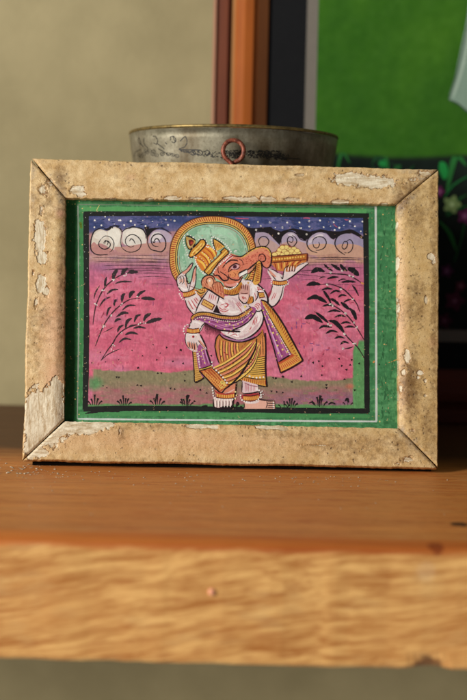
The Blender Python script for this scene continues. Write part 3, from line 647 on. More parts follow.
# birds / seeds: little dark wedges
def wedge(q, r=1.3, ang=None):
    t = random.uniform(0, 6.28) if ang is None else ang
    a.poly([(q[0] + r * math.cos(t), q[1] + r * math.sin(t)), (q[0] + r * math.cos(t + 2), q[1] + r * .8 * math.sin(t + 2)), (q[0] + r * .9 * math.cos(t + 4.1), q[1] + r * .8 * math.sin(t + 4.1))], (34, 26, 30), 0, False)
for q in [K4(380, 38), K4(292, 100), K4(112, 122), K4(170, 52), K4(204, 115), K4(450, 75), K4(187, 275), K4(213, 287), K5(50, 75), K5(168, 56), K5(333, 200), K5(120, 0), K4(418, 268), K4(443, 272)]: wedge(q, 1.05)
for q in [K5(210, 18), K5(302, 34), K5(146, 100), K5(252, 110), K5(320, 125), K5(20, 155), K5(152, 190), K5(175, 190), K5(332, 240), K5(238, 290), K5(265, 295), K5(437, 300), K5(398, 376), K4(422, 155), K4(278, 217), K4(294, 217), K5(16, 270), K5(40, 272),
          D(8, 625), D(243, 667), Ft(158, 507), Ft(208, 530), Ft(112, 595), G(398, 410), G(447, 400), G(362, 515), G(403, 520), G(450, 525), G(375, 90 + 320)]: wedge(q, 1.45)
for q in [(155, 62), (175, 57), (188, 75), (248, 48), (293, 52), (288, 70), (258, 73), (275, 87), (320, 65), (186, 107), (268, 122), (78, 132), (112, 112), (20, 120), (203, 142), (203, 152), (48, 114), (305, 160)]: wedge(K8(*q), 1.6)
# tufts of grass along the bottom
def tuft(q, n=5, s_=1.0, lean=0):
    for i in range(n):
        f = (i - (n - 1) / 2) / max(1, (n - 1) / 2); h = (9 - 5.5 * abs(f)) * s_ * random.uniform(.8, 1.1)
        a.stroke([(q[0] + f * 3.4 * s_, q[1]), (q[0] + f * 4.4 * s_ + lean, q[1] - h * .6), (q[0] + f * 6.4 * s_ + lean * 1.5, q[1] - h)], 1.7 * s_, (32, 28, 28), 'start', 4, .2, k=False)
    a.k += 1
for q, n, s_ in ((K4(132, 405), 5, 1.15), (K4(330, 405), 6, 1.15), (K5(150, 400), 5, 1.15), (K5(345, 405), 5, 1.05), (G(460, 645), 3, .9), (K8(75, 222), 6, 1.1), (K8(178, 218), 4, 1.25), (K8(280, 215), 3, .8)): tuft(q, n, s_)
a.stroke(K5('350,425 348,385 352,335'), 2.6, (32, 28, 28), 'start'); a.stroke(K8('178,222 178,200 182,180'), 2.8, (32, 28, 28), 'start'); a.stroke(K5('140,400 140,360 150,328'), 2.2, (32, 28, 28), 'start')
a.stroke(K8('270,200 278,192 282,205'), 2.4, (32, 28, 28)); a.stroke(K8('210,212 222,206 235,211'), 1.8, (32, 28, 28)); a.stroke(K8('140,208 150,205 160,214'), 1.4, (32, 28, 28))
a.stroke(Ft('165,640 190,632 215,630'), 1.6, (32, 28, 28)); a.stroke(Ft('58,640 55,590 68,545'), 2.6, (32, 28, 28), 'start'); a.stroke(Ft('35,620 20,600 10,575'), 1.8, (32, 28, 28), 'start')

# ---------------- the figure
a.sat = .86; a.wk = 1.0
# halo
tt = np.linspace(0, 2 * np.pi, 121)[:-1]; e_ = 2 / 2.35
ox = 212.6 + 43.2 * np.sign(np.cos(tt)) * np.abs(np.cos(tt)) ** e_ + np.clip(np.sin(tt), 0, 1) * np.clip(np.cos(tt), 0, 1) * 8
oy = 258.5 + np.where(np.sin(tt) > 0, 36, 42) * np.sign(np.sin(tt)) * np.abs(np.sin(tt)) ** e_
outer_s = np.c_[ox, oy]; cen = np.array([212.6, 258.5])
def shrink(p, d):
    if len(p) != len(outer_s): v_ = p - cen; l_ = np.hypot(v_[:, 0], v_[:, 1])[:, None]; return cen + v_ * (1 - d / l_)
    t_ = np.roll(p, -1, 0) - np.roll(p, 1, 0); l_ = np.hypot(t_[:, 0], t_[:, 1])[:, None]; n_ = np.c_[-t_[:, 1], t_[:, 0]] / l_; return p + n_ * d
a.poly(shrink(outer_s, -.7), OUT); a.poly(outer_s, (226, 172, 74))
n_o = len(outer_s); dd_ = np.r_[0, np.cumsum(np.hypot(*np.diff(np.r_[outer_s, outer_s[:1]], axis=0).T))]; oo = np.r_[outer_s, outer_s[:1]]
for q_ in np.arange(0, dd_[-1], 2.35):
    p0 = np.array([np.interp(q_, dd_, oo[:, 0]), np.interp(q_, dd_, oo[:, 1])]); qq = (q_ + 1.6) % dd_[-1]; p1 = np.array([np.interp(qq, dd_, oo[:, 0]), np.interp(qq, dd_, oo[:, 1])])
    q0 = shrink(np.array([p1]), 5.0)[0]; a.stroke([p0, (p0 + q0) / 2, q0], 1.15, (170, 58, 40), 'both', 2, .3, k=False)
a.k += 1
a.stroke(np.r_[shrink(outer_s, .3), shrink(outer_s, .3)[:1]], .7, (150, 84, 40), 'none', 1, .4)
a.poly(shrink(outer_s, 5.4), OUT); a.poly(shrink(outer_s, 6.3), (214, 186, 92)); a.poly(shrink(outer_s, 7.6), HALO)
ins = shrink(outer_s, 7.6); a.stroke(np.r_[ins[:]], .8, (60, 50, 40), 'none', 1)
ins = shrink(outer_s, 9.6); a.stroke(np.r_[ins[:]], .5, (150, 78, 62), 'none', 1)
for pts, c in ((A('120,400 110,320 140,230 200,160 290,130 380,140 400,175 330,160 240,190 170,260 150,350 165,420'), (124, 176, 142)),
               (A('245,180 300,140 380,150 440,140') + B('60,130 130,150 190,210 210,260 150,220 60,190') + A('380,190 300,190'), (158, 206, 172)),
               (B('150,330 200,300 250,350 240,370'), (120, 172, 138)), (A('180,560 250,460 300,520 290,600 240,620'), (132, 184, 150)), (B('200,180 235,230 262,300 240,330 215,260'), (122, 174, 140))):
    a.poly(pts, c, 4)
a.dots([B(198, 318), B(192, 324)], 1.1, WHT)

hatch(a, shrink(outer_s, 8.6), 170, ((142, 184, 152), (160, 200, 172), (132, 176, 146), (168, 204, 178)), 5, 1.6)
# far raised arm holding the dish (right)
a.poly(Ct('95,470 130,540 150,600 105,650 85,700 200,700 225,610 245,550 200,500'), PALE, 3)
a.poly(Et('350,100 375,110 345,190 325,205 330,270 360,290 405,260 440,190 452,120'), PALE, 3)
a.stroke(Et('330,205 350,180 370,115'), 1.2, OUT); a.stroke(Et('340,280 375,282 410,250 435,200 452,125'), 1.3, OUT)
a.poly(Et('325,195 365,150 352,195 330,230'), (160, 50, 70), 2)
for s_ in ('385,175 365,220', '398,175 378,225', '372,200 360,235'): a.stroke(Et(s_), .7, (200, 70, 84))
# dish + fruit
a.poly(Ct('118,345 130,330 160,318 195,272 235,268 290,285 330,300 358,340 260,352 130,362'), (150, 66, 52), 3)
for cx, cy in ((178, 335), (215, 345), (270, 338), (335, 335), (190, 310), (225, 320), (262, 302), (300, 300), (305, 330), (240, 288), (210, 290), (325, 315), (280, 318), (150, 345), (245, 335)):
    q = Ct(cx, cy); a.poly([(q[0] + 3. * math.cos(t), q[1] + 2.3 * math.sin(t)) for t in np.linspace(0, 6.28, 12)[:-1]], (160, 100, 52)); 
    a.poly([(q[0] + 2.5 * math.cos(t), q[1] + 1.85 * math.sin(t)) for t in np.linspace(0, 6.28, 12)[:-1]], (232, 206, 116))
a.poly(Ct('125,385 135,360 250,350 390,335 408,340 400,385 300,398 125,412'), (178, 96, 34), 0)
a.stroke(Ct('130,362 250,352 330,345 402,337'), 1.4, (96, 24, 22)); a.stroke(Ct('125,408 250,400 400,385'), 1.4, (96, 24, 22)); a.stroke(Ct('403,335 405,360 402,400'), 1.6, (96, 24, 22))
for i in range(12): a.dots([Ct(145 + i * 21, 385 - i * 2.2)], 1.05, (232, 184, 76), .15)
a.poly(Ct('125,415 400,388 385,415 330,450 250,480 170,470'), (206, 116, 48), 0)
for i in range(9): a.stroke([Ct(150 + i * 26, 412 - i * 2.4), Ct(158 + i * 22, 435 - i * 3), Ct(165 + i * 20, 470 - i * 6)], 1.1, (232, 186, 84) if i % 2 else (150, 40, 30), 'both', 3)
a.poly(Ct('100,470 130,500 165,548 240,548 300,500 360,455 412,412 360,412 320,445 305,480 285,475 270,480 250,480 235,475 240,445 225,460 215,495 212,535 190,505 150,475 115,450'), PALE, 3)
a.stroke(Ct('100,462 130,505 162,545'), 1.2, OUT); a.stroke(Ct('235,548 290,515 350,465 415,412'), 1.2, OUT); a.stroke(Ct('110,455 160,475 195,510 212,535 220,490 232,450 270,425'), 1., OUT)
for s_ in ('245,470 248,445 258,430', '265,478 268,445 275,428', '285,478 287,445 295,425', '305,478 306,450 312,425', '322,440 345,425 385,410'): a.stroke(Ct(s_), .8, OUT); 
for s_ in ('255,475 258,440', '275,478 280,435', '296,478 299,435'): a.stroke(Ct(s_), 1.3, (232, 196, 186))
a.stroke(Ct('110,470 130,495 160,520'), 2.2, (218, 140, 120)); a.stroke(Ct('150,500 180,495 205,520'), 1.5, (210, 196, 196))
# bangle
def bangle(p0, p1, w=3.6, n=7, dotside=1.9):
    a.stroke([p0, ((p0[0] + p1[0]) / 2, (p0[1] + p1[1]) / 2 + 1.0), p1], w + 1.6, OUT, 'none', 5, .05)
    a.stroke([p0, ((p0[0] + p1[0]) / 2, (p0[1] + p1[1]) / 2 + 1.0), p1], w, (196, 96, 40), 'none', 5, .05)
    d = np.array(p1) - np.array(p0); l_ = np.hypot(*d); nn = np.array([-d[1], d[0]]) / l_
    for i in range(n):
        t = (i + .5) / n; c_ = np.array(p0) + d * t + np.array([0, 1.0 * 4 * t * (1 - t)])
        a.stroke([c_ - nn * w * .42, c_, c_ + nn * w * .42], l_ / n * .52, (230, 180, 74), 'both', 2, k=False)
    a.k += 1
bangle(Ct(135, 562), Ct(248, 562), 3.4, 7)
a.along(Ct('130,540 125,570 155,590 200,592 245,580 262,565 250,548'), 1.9, .7, WHT)

# left raised arm + hand
a.poly(D('38,222 55,280 85,325 108,350 150,335 170,250 120,165'), PALE, 3)
a.stroke(D('38,225 52,278 80,320 108,350'), 1.2, OUT); a.stroke(D('125,165 150,200 185,255'), .9, OUT)
for s_ in ('85,230 115,280 145,310', '105,220 135,265', '62,240 90,290 120,335', '120,215 140,245'): a.stroke(D(s_), 1.1, (196, 84, 90), 'both')
for s_ in ('75,235 105,285', '135,290 160,310 180,330', '95,310 130,325'): a.stroke(D(s_), 1.5, (236, 226, 226))
hand = A('90,530 108,505 130,488 165,465 195,425 214,414 208,440 185,475 160,500 168,540 178,575 200,560 212,515 220,470 240,435 238,480 240,530 234,580 220,615 180,645 135,640 108,610 92,570')
a.poly(hand, PALE, 2); a.stroke(hand + [hand[0]], 1.05, OUT, 'none', 4)
a.poly(A('130,490 165,467 200,428 206,438 180,475 150,500'), (222, 150, 130), 2); a.poly(A('214,520 224,475 238,445 236,500 226,560 214,560'), (222, 150, 130), 2)
for s_ in ('100,540 118,520 125,560 108,575', '118,515 140,520 145,560 128,580', '140,505 160,520 165,560 148,580', '160,560 172,590 178,625', '200,560 190,600 180,640'): a.stroke(A(s_), .8, OUT)
for s_ in ('112,540 118,565', '130,535 136,570', '150,530 158,565 165,600'): a.stroke(A(s_), 1.6, (226, 168, 150))
a.stroke(A('120,600 150,620 180,615'), 1.6, (236, 228, 226)); a.stroke(A('190,430 205,420'), 1., OUT); a.stroke(A('228,455 236,440'), .9, OUT)
bangle(A(140, 662), A(228, 635), 4.4, 7)
a.along(A('110,655 125,680 140,697 180,700 215,690 240,660 240,640'), 1.9, .7, WHT)
a.along(A('105,600 112,630 115,655'), 2.2, .6, WHT)
# gold end of halo beside ear
a.poly(A('245,630 270,625 310,635 300,660 280,680 250,655'), GOLD, 2); a.stroke(A('245,628 275,650 310,637'), 1.1, OUT); a.stroke(A('250,650 275,672 300,655'), 1., (150, 60, 40)); a.stroke(A('180,590 240,610 300,632'), .7, (110, 50, 40))

# torso, belly and shoulders
torso = D('225,160 300,185 345,205 400,190 440,160') + Et('110,75 175,78 225,95 270,125 300,155 325,200 330,260 290,300 295,360 285,420 250,475 200,515 150,540 90,540 30,520 0,505') + D('320,480 300,440 290,350 240,330 160,300 130,330 110,350 150,250 200,170')
a.poly(torso, PALE, 2)
a.stroke(Et('150,78 190,78 235,98 275,130 305,162 326,205 330,262'), 1.5, OUT)
a.stroke(Et('295,320 298,370 285,425 250,475 200,515 150,540 90,545 20,520 -40,500'), 1.5, OUT)
hatch(a, catmull(torso, 2, True), 260, ((206, 180, 184), (236, 224, 224), (196, 164, 172), (228, 208, 208), (214, 160, 168)), 2.6, .8)
# shading strokes on the skin
for tl, s_, c in ((Et, '60,520 130,520 200,485 250,430 280,370', (206, 172, 178)), (Et, '180,150 215,130 220,180 210,220', (236, 228, 228)), (Et, '190,100 240,130 280,180', (236, 228, 228)), (D, '300,230 340,260 380,300', (236, 228, 228)), (D, '400,215 440,240 455,290', (206, 176, 182)),
                 (Et, '20,230 60,270 70,300', (206, 176, 182)), (Et, '20,320 60,330 110,320', (236, 228, 228)), (D, '350,490 400,500 460,520', (236, 228, 228)), (Et, '80,505 120,480 160,440 200,380', (234, 224, 224)), (Et, '230,300 250,320 265,370 255,410', (236, 226, 226))):
    a.stroke(tl(s_), 2.4, c, 'both', 6, .3)
for tl, s_ in ((D, '300,285 330,310 360,305'), (D, '310,275 345,265 375,270 360,290 335,300'), (D, '305,310 340,325 380,312'), (D, '235,195 225,235'), (D, '250,195 240,238'), (D, '272,200 258,240'), (D, '285,205 270,245'), (Et, '80,255 115,300 130,330'), (Et, '92,250 125,290'), (Et, '105,245 130,280'), (Et, '0,255 20,265 10,285 -10,280'), (Et, '235,365 225,400 235,430'), (Et, '245,375 240,420'), (Et, '220,385 215,430'),
               (Et, '245,255 265,265 275,285'), (Et, '235,262 255,275 262,292'), (Et, '228,272 245,285'), (Et, '245,125 262,150 285,150'), (Et, '250,145 265,165'), (Et, '20,500 40,480 70,490'), (Et, '40,510 80,500 95,515'), (Et, '225,175 240,215 235,235'), (Et, '255,130 290,158'), (Et, '205,440 190,470')):
    a.stroke(tl(s_), .8, (196, 66, 78), 'both')
for _ in range(46):
    t = random.uniform(0, 1); q = Et(90 + 150 * t + random.uniform(-22, 22), 515 - 90 * t + random.uniform(-20, 20)); a.stroke([q, (q[0] + random.uniform(-.6, .6), q[1] + random.uniform(.4, 1.4))], .5, random.choice(((240, 234, 232), (202, 110, 118), (240, 234, 232))), 'both', 0, k=False)
a.k += 1
for _ in range(18):
    q = Et(235 + random.uniform(-15, 22), 380 + random.uniform(-50, 60)); a.stroke([q, (q[0] + random.uniform(-.6, .6), q[1] + random.uniform(.6, 1.6))], .5, (198, 84, 94), 'both', 0, k=False)
a.k += 1
# left upper arm
a.poly(D('228,150 300,185 290,250 270,300 245,330 130,335 150,255 200,175'), PALE, 3)
a.stroke(D('225,148 195,190 160,240 135,290 120,335'), 1.4, OUT); a.stroke(D('305,185 298,230 285,265'), 1.2, OUT); a.stroke(D('345,208 300,180 250,155 215,140'), 1.4, OUT)
for s_ in ('235,180 222,230', '250,185 238,235', '265,190 252,238', '282,200 270,240'): a.stroke(D(s_), .9, (196, 84, 90))
a.poly(D('182,222 275,275 250,318 160,268'), (110, 34, 34)); a.poly(D('185,232 262,275 245,308 168,266'), (222, 172, 84)); a.stroke(D('182,250 215,272 252,292'), .8, (176, 96, 40)); a.along(D('190,250 220,268 245,285'), 1.6, .45, (130, 50, 30))
a.poly(D('285,268 310,330 330,345 255,330'), OUT, 0); a.stroke(D('150,280 170,300 200,318'), 1.3, (236, 226, 226))
# right arm band, chest folds
a.poly(Et('255,170 300,172 312,212 265,222'), (110, 34, 34)); a.poly(Et('262,180 300,180 306,205 268,212'), (222, 160, 60)); a.dots([Et(275, 196), Et(285, 192), Et(297, 194)], .5, (130, 40, 30))
a.stroke(Et('245,165 255,175 250,215 232,240'), 1.1, OUT); a.stroke(Et('330,200 335,240 330,275'), 1.3, OUT); a.along(Et('250,125 275,140 292,150 300,152'), 2.2, .7, WHT)
# head: ear
ear = A('285,590 282,555 305,520 345,508 375,520 390,550 420,560 450,590 460,640 455,690 400,660 350,625 300,605')
a.poly(ear, (214, 130, 92), 3); hatch(a, ear, 60, ((196, 104, 72), (228, 150, 112), (180, 84, 60)), 2.4, .7, 1.3); a.stroke(ear[:6], 1.3, OUT); a.stroke(ear[-4:], 1.4, OUT)
a.stroke(A('300,600 360,635 420,672 460,695'), 1.5, OUT); a.poly(A('325,560 330,535 355,528 375,550 372,590 350,600'), (232, 168, 130), 3)
a.stroke(A('330,575 322,545 345,525 368,535 378,565 365,590 380,615'), 1.1, (110, 40, 30)); a.dots([A(345, 552)], 1.2, WHT)
for s_ in ('400,560 410,600 415,650', '420,565 432,610 438,665', '440,585 450,630 455,680', '385,560 390,610 395,640', '310,570 320,595', '350,600 365,625'): a.stroke(A(s_), .7, (160, 56, 40))
a.stroke(A('385,570 400,560 430,565 455,600'), .9, OUT)
# head + trunk
head = B('20,490 50,440 95,390 150,340 180,345 240,360 270,340 310,310 360,292 410,285 445,300 470,345 472,400 455,440 435,452 415,440 400,415 385,390 345,420 310,455 280,480 250,520 235,560 200,590 160,605 115,600 100,570 60,540 30,520')
a.poly(head, SKIN, 3)
hatch(a, catmull(head, 2, True), 230, ((206, 104, 78), (232, 136, 106), (196, 92, 70), (228, 126, 98), (186, 80, 62)), 2.2, .75)
a.poly(B('250,365 300,330 360,305 410,300 440,315 455,350 440,345 400,325 350,335 300,360'), (222, 136, 100), 3)
a.poly(B('150,480 200,470 240,480 210,520 160,520'), (226, 138, 84), 3); a.poly(B('110,570 160,580 215,560 190,590 150,600'), (232, 150, 140), 3); a.poly(B('110,440 140,410 160,420 140,470'), (224, 130, 98), 3)
a.poly(B('300,455 345,425 320,470 290,500 282,490'), (218, 140, 120), 2)
for pts, w in ((B('150,345 185,358 240,362 280,340 320,310 370,290 415,285 450,302 472,345 474,400 460,440 438,452'), 1.6), (B('438,452 415,440 400,415 388,392'), 1.3), (B('375,395 340,425 305,455 285,470'), 1.6), (B('290,500 320,480 345,450 368,400'), 1.1),
               (B('372,372 385,348 412,345 430,370 425,395 400,402 380,392 372,372'), 1.2), (B('20,485 35,510 62,510 95,545 120,550 140,540 128,515'), 1.6), (B('240,520 220,545 185,545 150,530 140,500'), 1.3), (B('75,480 100,495 128,515 145,535'), 1.), (B('250,520 232,560 200,595 150,602 110,590'), 1.4),
               (B('95,450 125,415 160,392 200,392 215,400'), 1.5), (B('140,485 150,450 180,425 205,418 235,432'), 1.3), (B('140,485 175,460 210,460 235,438'), 1.0), (B('220,490 250,475 285,460'), 1.0), (B('222,380 250,400 255,430'), .8), (B('60,440 62,480 75,500'), .8)):
    a.stroke(pts, w, OUT)
a.poly(B('160,455 185,428 215,425 222,445 200,460'), (214, 160, 168), 2); a.poly(B('175,450 182,430 202,428 206,448 192,456'), (88, 34, 50), 2); a.dots([B(190, 440)], .7, BLK)
a.poly(B('218,498 285,462 292,490 228,524'), (236, 232, 226)); a.stroke(B('218,498 285,462 292,490 228,524 218,498'), .9, OUT, 'none', 1)
a.dots([B(385, 375), B(400, 385)], 1.9, (216, 116, 92))
for _ in range(60):
    t = random.uniform(0, 1); q = B(255 + 180 * t + random.uniform(-15, 15), 415 - 95 * t + 60 * max(0, t - .6) + random.uniform(-32, 30)); a.dots([q], .38, (170, 56, 46), .3)
for _ in range(22): a.dots([B(random.uniform(145, 235), random.uniform(480, 525))], .36, (150, 50, 40), .3)
a.along(B('245,372 275,352 310,325 355,302 400,292 440,300 462,325 468,360'), 1.5, .62, (236, 190, 76))
a.poly(B('105,410 130,370 158,348 176,355 150,385 115,415'), (196, 50, 60), 0); a.stroke(B('112,400 135,372 165,352'), .7, WHT); a.stroke(B('118,412 145,385 180,362'), .7, WHT)
# gold strip hanging by the trunk
a.poly(B('365,405 385,400 398,430 392,500 385,560 350,585 330,560 345,500 355,450'), (222, 160, 60), 2)
for i in range(10): a.stroke([B(350 - i * 1.5 + 10, 430 + i * 14), B(368, 422 + i * 14), B(392 - i * 1.0, 412 + i * 15)], .9, (156, 50, 34), 'both', 3)
a.stroke(B('358,410 352,460 340,515 330,560'), 1.1, OUT); a.stroke(B('392,410 400,450 395,510 388,570'), 1.1, OUT)
# crown
cro = A('300,480 265,445 236,400 228,365 262,318 318,262 370,300 395,320 400,345 350,400')
a.poly(cro, (216, 120, 36), 2)
for i, (p_, q_) in enumerate(((A(244, 385), A(318, 468)), (A(258, 352), A(335, 450)), (A(276, 328), A(352, 428)), (A(298, 305), A(372, 400)), (A(322, 285), A(395, 370)))):
    m_ = ((p_[0] + q_[0]) / 2 + 1.4, (p_[1] + q_[1]) / 2 - 1.4); a.stroke([p_, m_, q_], 2.3, (238, 190, 70) if i % 2 == 0 else (226, 140, 40), 'leaf', 5); a.stroke([(p_[0] + 1.3, p_[1] - 1), (m_[0] + 1.2, m_[1] - 1), (q_[0] + 1.2, q_[1] - 1)], .9, (168, 52, 28), 'leaf', 5)
a.along(A('240,372 235,400 250,435 280,480 310,500'), 2., .8, WHT); a.along(A('320,285 350,290 385,305 400,320'), 1.9, .75, WHT)
a.along(A('268,365 300,400 325,440 345,460'), 2.2, .5, (236, 220, 180)); a.along(A('290,330 325,360 350,385 370,395'), 2.2, .5, (236, 220, 180))
band = A('300,480 345,425 400,375 440,330') + B('75,330 110,295 135,315 145,335 100,375 60,415 20,470') + A('360,490 335,508')
a.poly(band, (206, 142, 44), 0); a.stroke(band + [band[0]], 1.1, OUT, 'none', 1)
a.stroke(A('318,488 370,425 430,365 480,315'), 1.8, (238, 196, 84)); a.along(A('330,485 380,430 430,378 470,335 495,320'), 1.7, .55, (150, 60, 30)); a.along(A('312,470 360,412 410,365 450,325 470,310'), 1.4, .45, (170, 80, 30))
a.along(A('375,485 395,455 420,430 450,400 475,380 500,345'), 1.9, .8, WHT)
a.poly(A('185,340 205,310 250,262 272,235 300,232 315,258 300,290 245,345 200,370 182,362'), (214, 146, 44), 3)
a.stroke(A('185,345 205,308 252,260 275,234 302,234 315,262 298,292 245,345 205,370 184,362 185,345'), 1.3, OUT, 'none', 4)
for s_ in ('210,340 225,318', '225,325 245,300', '245,305 262,282', '262,288 285,258', '200,352 215,350', '235,340 260,315', '262,315 285,285', '285,290 300,262'): a.stroke(A(s_), 1.5, (240, 200, 96)); 
for s_ in ('215,348 232,330', '250,320 270,298', '275,290 292,270', '205,330 220,310', '240,295 258,275'): a.stroke(A(s_), .7, (160, 60, 30))
a.poly(A('160,205 180,215 215,225 235,245 225,275 200,300 178,300 162,260'), (190, 150, 70), 2); a.poly(A('178,240 205,232 222,248 205,278 185,285'), (110, 30, 26), 3); a.dots([A(206, 258)], 1.4, (176, 60, 44))
a.stroke(A('160,205 195,210 235,238'), 1.6, BLK); a.stroke(A('158,210 162,265 182,305 205,300 232,262'), 1.2, OUT); a.stroke(A('175,235 182,275 195,288'), .9, (210, 200, 150))
a.along(A('148,200 142,240 150,285 165,320 175,350'), 2.1, .75, WHT); a.along(A('175,190 205,205 235,225 262,232'), 2.3, .65, WHT); a.along(A('285,225 312,230 325,262 330,290'), 2.1, .7, WHT); a.along(A('182,372 200,380 225,365'), 2., .7, WHT)
a.poly(A('372,225 400,235 440,265 462,285 440,300 405,318 392,315 378,280'), (226, 170, 66), 0)
a.stroke(A('372,222 376,270 395,318'), 1.4, OUT); a.stroke(A('372,222 415,245 460,282'), 1.3, OUT)
for s_ in ('385,245 400,305', '398,250 415,300', '412,258 428,298', '425,268 440,292'): a.stroke(A(s_), .8, (168, 70, 30))
a.along(A('362,215 362,245 370,280 382,308'), 2., .75, WHT); a.along(A('375,210 410,225 450,255 480,280 510,325'), 2., .8, WHT)

# necklaces
a.poly(B('110,615 150,628 200,610 240,560 250,600 225,645 170,660 118,655'), (206, 140, 44), 3)
a.ticks(B('112,618 160,630 210,605 242,565'), B('118,655 170,662 222,645 250,602'), 12, .8, (150, 40, 30)); a.stroke(B('112,655 170,664 225,648 254,600'), 1.2, OUT)
a.along(B('115,608 150,616 190,600 212,575'), 1.5, .8, WHT)
# middle hand and its small tassels on the chest
a.poly(Et('120,150 128,120 150,110 185,120 190,170 180,230 150,250 110,225 105,190'), (206, 150, 140), 3)
for s_ in ('125,150 128,120', '140,150 142,112', '155,155 158,112', '172,160 175,120', '120,180 150,185 178,180'): a.stroke(Et(s_), 1., (96, 36, 36))
a.poly(Et('108,195 150,188 180,195 175,235 150,252 118,232'), (228, 190, 184), 3); a.stroke(Et('105,188 108,222 130,250 152,262 180,240 190,190'), 1.2, OUT); a.stroke(Et('130,205 140,225 155,215 165,230'), .8, (176, 60, 60)); a.dots([Et(140, 212)], .8, (190, 60, 50))
a.poly(Et('180,235 195,205 215,210 212,250 190,262 172,258'), (206, 130, 40), 3); a.stroke(Et('180,255 195,230 205,205'), .8, (140, 50, 30)); a.stroke(Et('215,205 218,245 195,268 170,262'), 1.1, OUT)
a.along(Et('205,80 195,120 200,165 215,200'), 2.3, .55, WHT); a.along(Et('150,90 150,115'), 1.8, .6, WHT); a.dots([Et(178, 100)], .8, GOLD)
a.poly(Et('180,275 215,255 240,240 280,250 300,290 285,315 250,320 215,300'), PALE, 3); a.stroke(Et('180,278 215,300 250,322 290,312'), 1.2, OUT)
for s_ in ('240,258 262,262 275,285', '232,268 255,275 265,298', '225,278 245,288 255,308'): a.stroke(Et(s_), .9, (196, 66, 78))
a.dots([Et(155, 285)], 1.2, YEL)

# sash across the belly
sash = D('95,380 110,350 150,335 220,335 300,352 380,358 467,352') + Et('120,345 170,310 205,285 240,300 225,345 180,400 120,440 60,468 0,478') + D('300,465 240,435 190,408 140,395 115,395')
a.poly(sash, SASH, 2); hatch(a, catmull(sash, 2, True), 120, ((128, 54, 110), (184, 104, 160), (112, 44, 98), (170, 90, 150)), 4, .7, .25)
a.stroke(D('82,400 90,365 115,345 160,330 230,335 310,352 390,360 460,355') + Et('110,350 160,320 200,288'), 1.6, OUT)
a.stroke(D('92,385 110,362 150,346 220,346 300,366 390,375 460,370') + Et('115,365 168,335 208,300'), 2.3, (206, 144, 52), 'none')
a.ticks(D('95,380 115,355 150,340 220,342 300,358 390,368 460,364'), D('100,390 120,370 150,352 220,354 300,374 390,384 460,380'), 26, .6, (120, 40, 30))
a.ticks(Et('20,358 80,352 130,335 200,290'), Et('20,376 80,372 140,352 208,306'), 12, .6, (120, 40, 30))
a.stroke(D('110,385 150,360 220,362 300,384 390,394 460,388') + Et('115,385 170,352 215,315'), 1.2, OUT)
a.along(D('120,385 150,370 220,374 300,392 390,400 460,398') + Et('115,392 165,360 190,325'), 2.1, .68, (232, 216, 196))
for s_, c in (('130,385 220,400 300,440 400,462 467,465', (128, 46, 110)), ('160,380 260,395 340,420 420,432 467,432', (206, 140, 190)), ('150,392 240,415 330,450 400,460', (196, 120, 180)), ('200,385 290,410 380,418 467,415', (120, 40, 100)), ('300,425 380,445 467,448', (206, 130, 186))): a.stroke(D(s_), .9, c, 'both', 6)
for s_, c in (('0,432 70,425 140,395 200,345', (206, 140, 190)), ('0,448 80,440 150,405 215,340', (120, 40, 100)), ('0,465 80,455 150,420 210,360', (204, 130, 186)), ('0,418 70,412 130,388 180,350', (128, 46, 110))): a.stroke(Et(s_), .9, c, 'both', 6)
a.dots([D(150, 395), D(192, 388), D(228, 405), D(278, 438), D(290, 405), D(345, 462), D(358, 428), D(415, 432), D(395, 468), Et(135, 405), Et(190, 375), Et(70, 452), Et(35, 420), Et(215, 340), Et(160, 325), Et(100, 420)], .75, YEL, .2)
a.stroke(D('100,388 150,400 200,418 250,448 310,468 400,478 467,480') + Et('60,470 120,442 180,402 225,348 245,312'), 1.5, OUT)
for i in range(16):
    x = 190 + i * 8; a.stroke([D(x, 415 + i * 3.2), D(x + 1, 445 + i * 3), D(x - 1 + random.uniform(-3, 3), 475 + i * 2.2 + random.uniform(0, 40))], .7, (70, 30, 44), 'end', 4, k=False)
a.k += 1

# lower left arm and hand holding the cloth
a.poly(D('88,400 110,390 160,400 190,415 170,455 150,480 60,470 75,440'), PALE, 3); a.stroke(D('92,395 80,420 70,450'), 1.2, OUT); a.stroke(D('190,415 165,445 150,480'), 1.2, OUT); a.stroke(D('100,405 135,410 165,425'), 1.6, (236, 228, 228))
# hanging cloth left
a.poly(Ft('100,195 110,320 112,440 180,410 245,330 215,230 195,160 140,150'), SASH, 0)
a.poly(Ft('98,200 125,205 135,300 150,360 180,415 118,442 110,330'), (214, 164, 74), 0)
a.ticks(Ft('105,205 112,320 118,435'), Ft('125,205 140,320 178,412'), 14, .7, (150, 90, 36), slant=.03)
a.poly(Ft('125,205 140,150 195,150 232,290 242,312 150,335 132,270'), SASH, 0)
for s_, c in (('165,180 180,240 200,310', (206, 150, 196)), ('150,200 160,270 170,320', (120, 50, 110)), ('190,180 210,250 228,305', (200, 140, 190)), ('178,170 195,240 215,300', (120, 46, 104)), ('142,220 148,280 152,325', (206, 160, 200))): a.stroke(Ft(s_), .9, c)
a.dots([Ft(150, 210), Ft(168, 200), Ft(182, 222), Ft(178, 268), Ft(192, 295), Ft(180, 190), Ft(165, 245)], .65, YEL, .2); a.along(Ft('130,205 140,250 150,300 155,330'), 2.1, .65, WHT)
a.poly(Ft('150,345 240,312 250,330 162,362'), (206, 170, 60), 0); a.stroke(Ft('145,345 200,330 245,312'), 1.1, OUT)
a.stroke(Ft('98,195 106,300 112,380 116,444 150,436 185,412'), 1.2, OUT, 'none'); a.stroke(Ft('190,150 215,230 245,315'), 1.3, OUT)
hand = Ft('42,100 45,75 70,60 120,60 155,75 175,120 195,160 208,185 195,190 170,165 155,150 140,165 130,205 110,210 90,200 65,185 48,155')
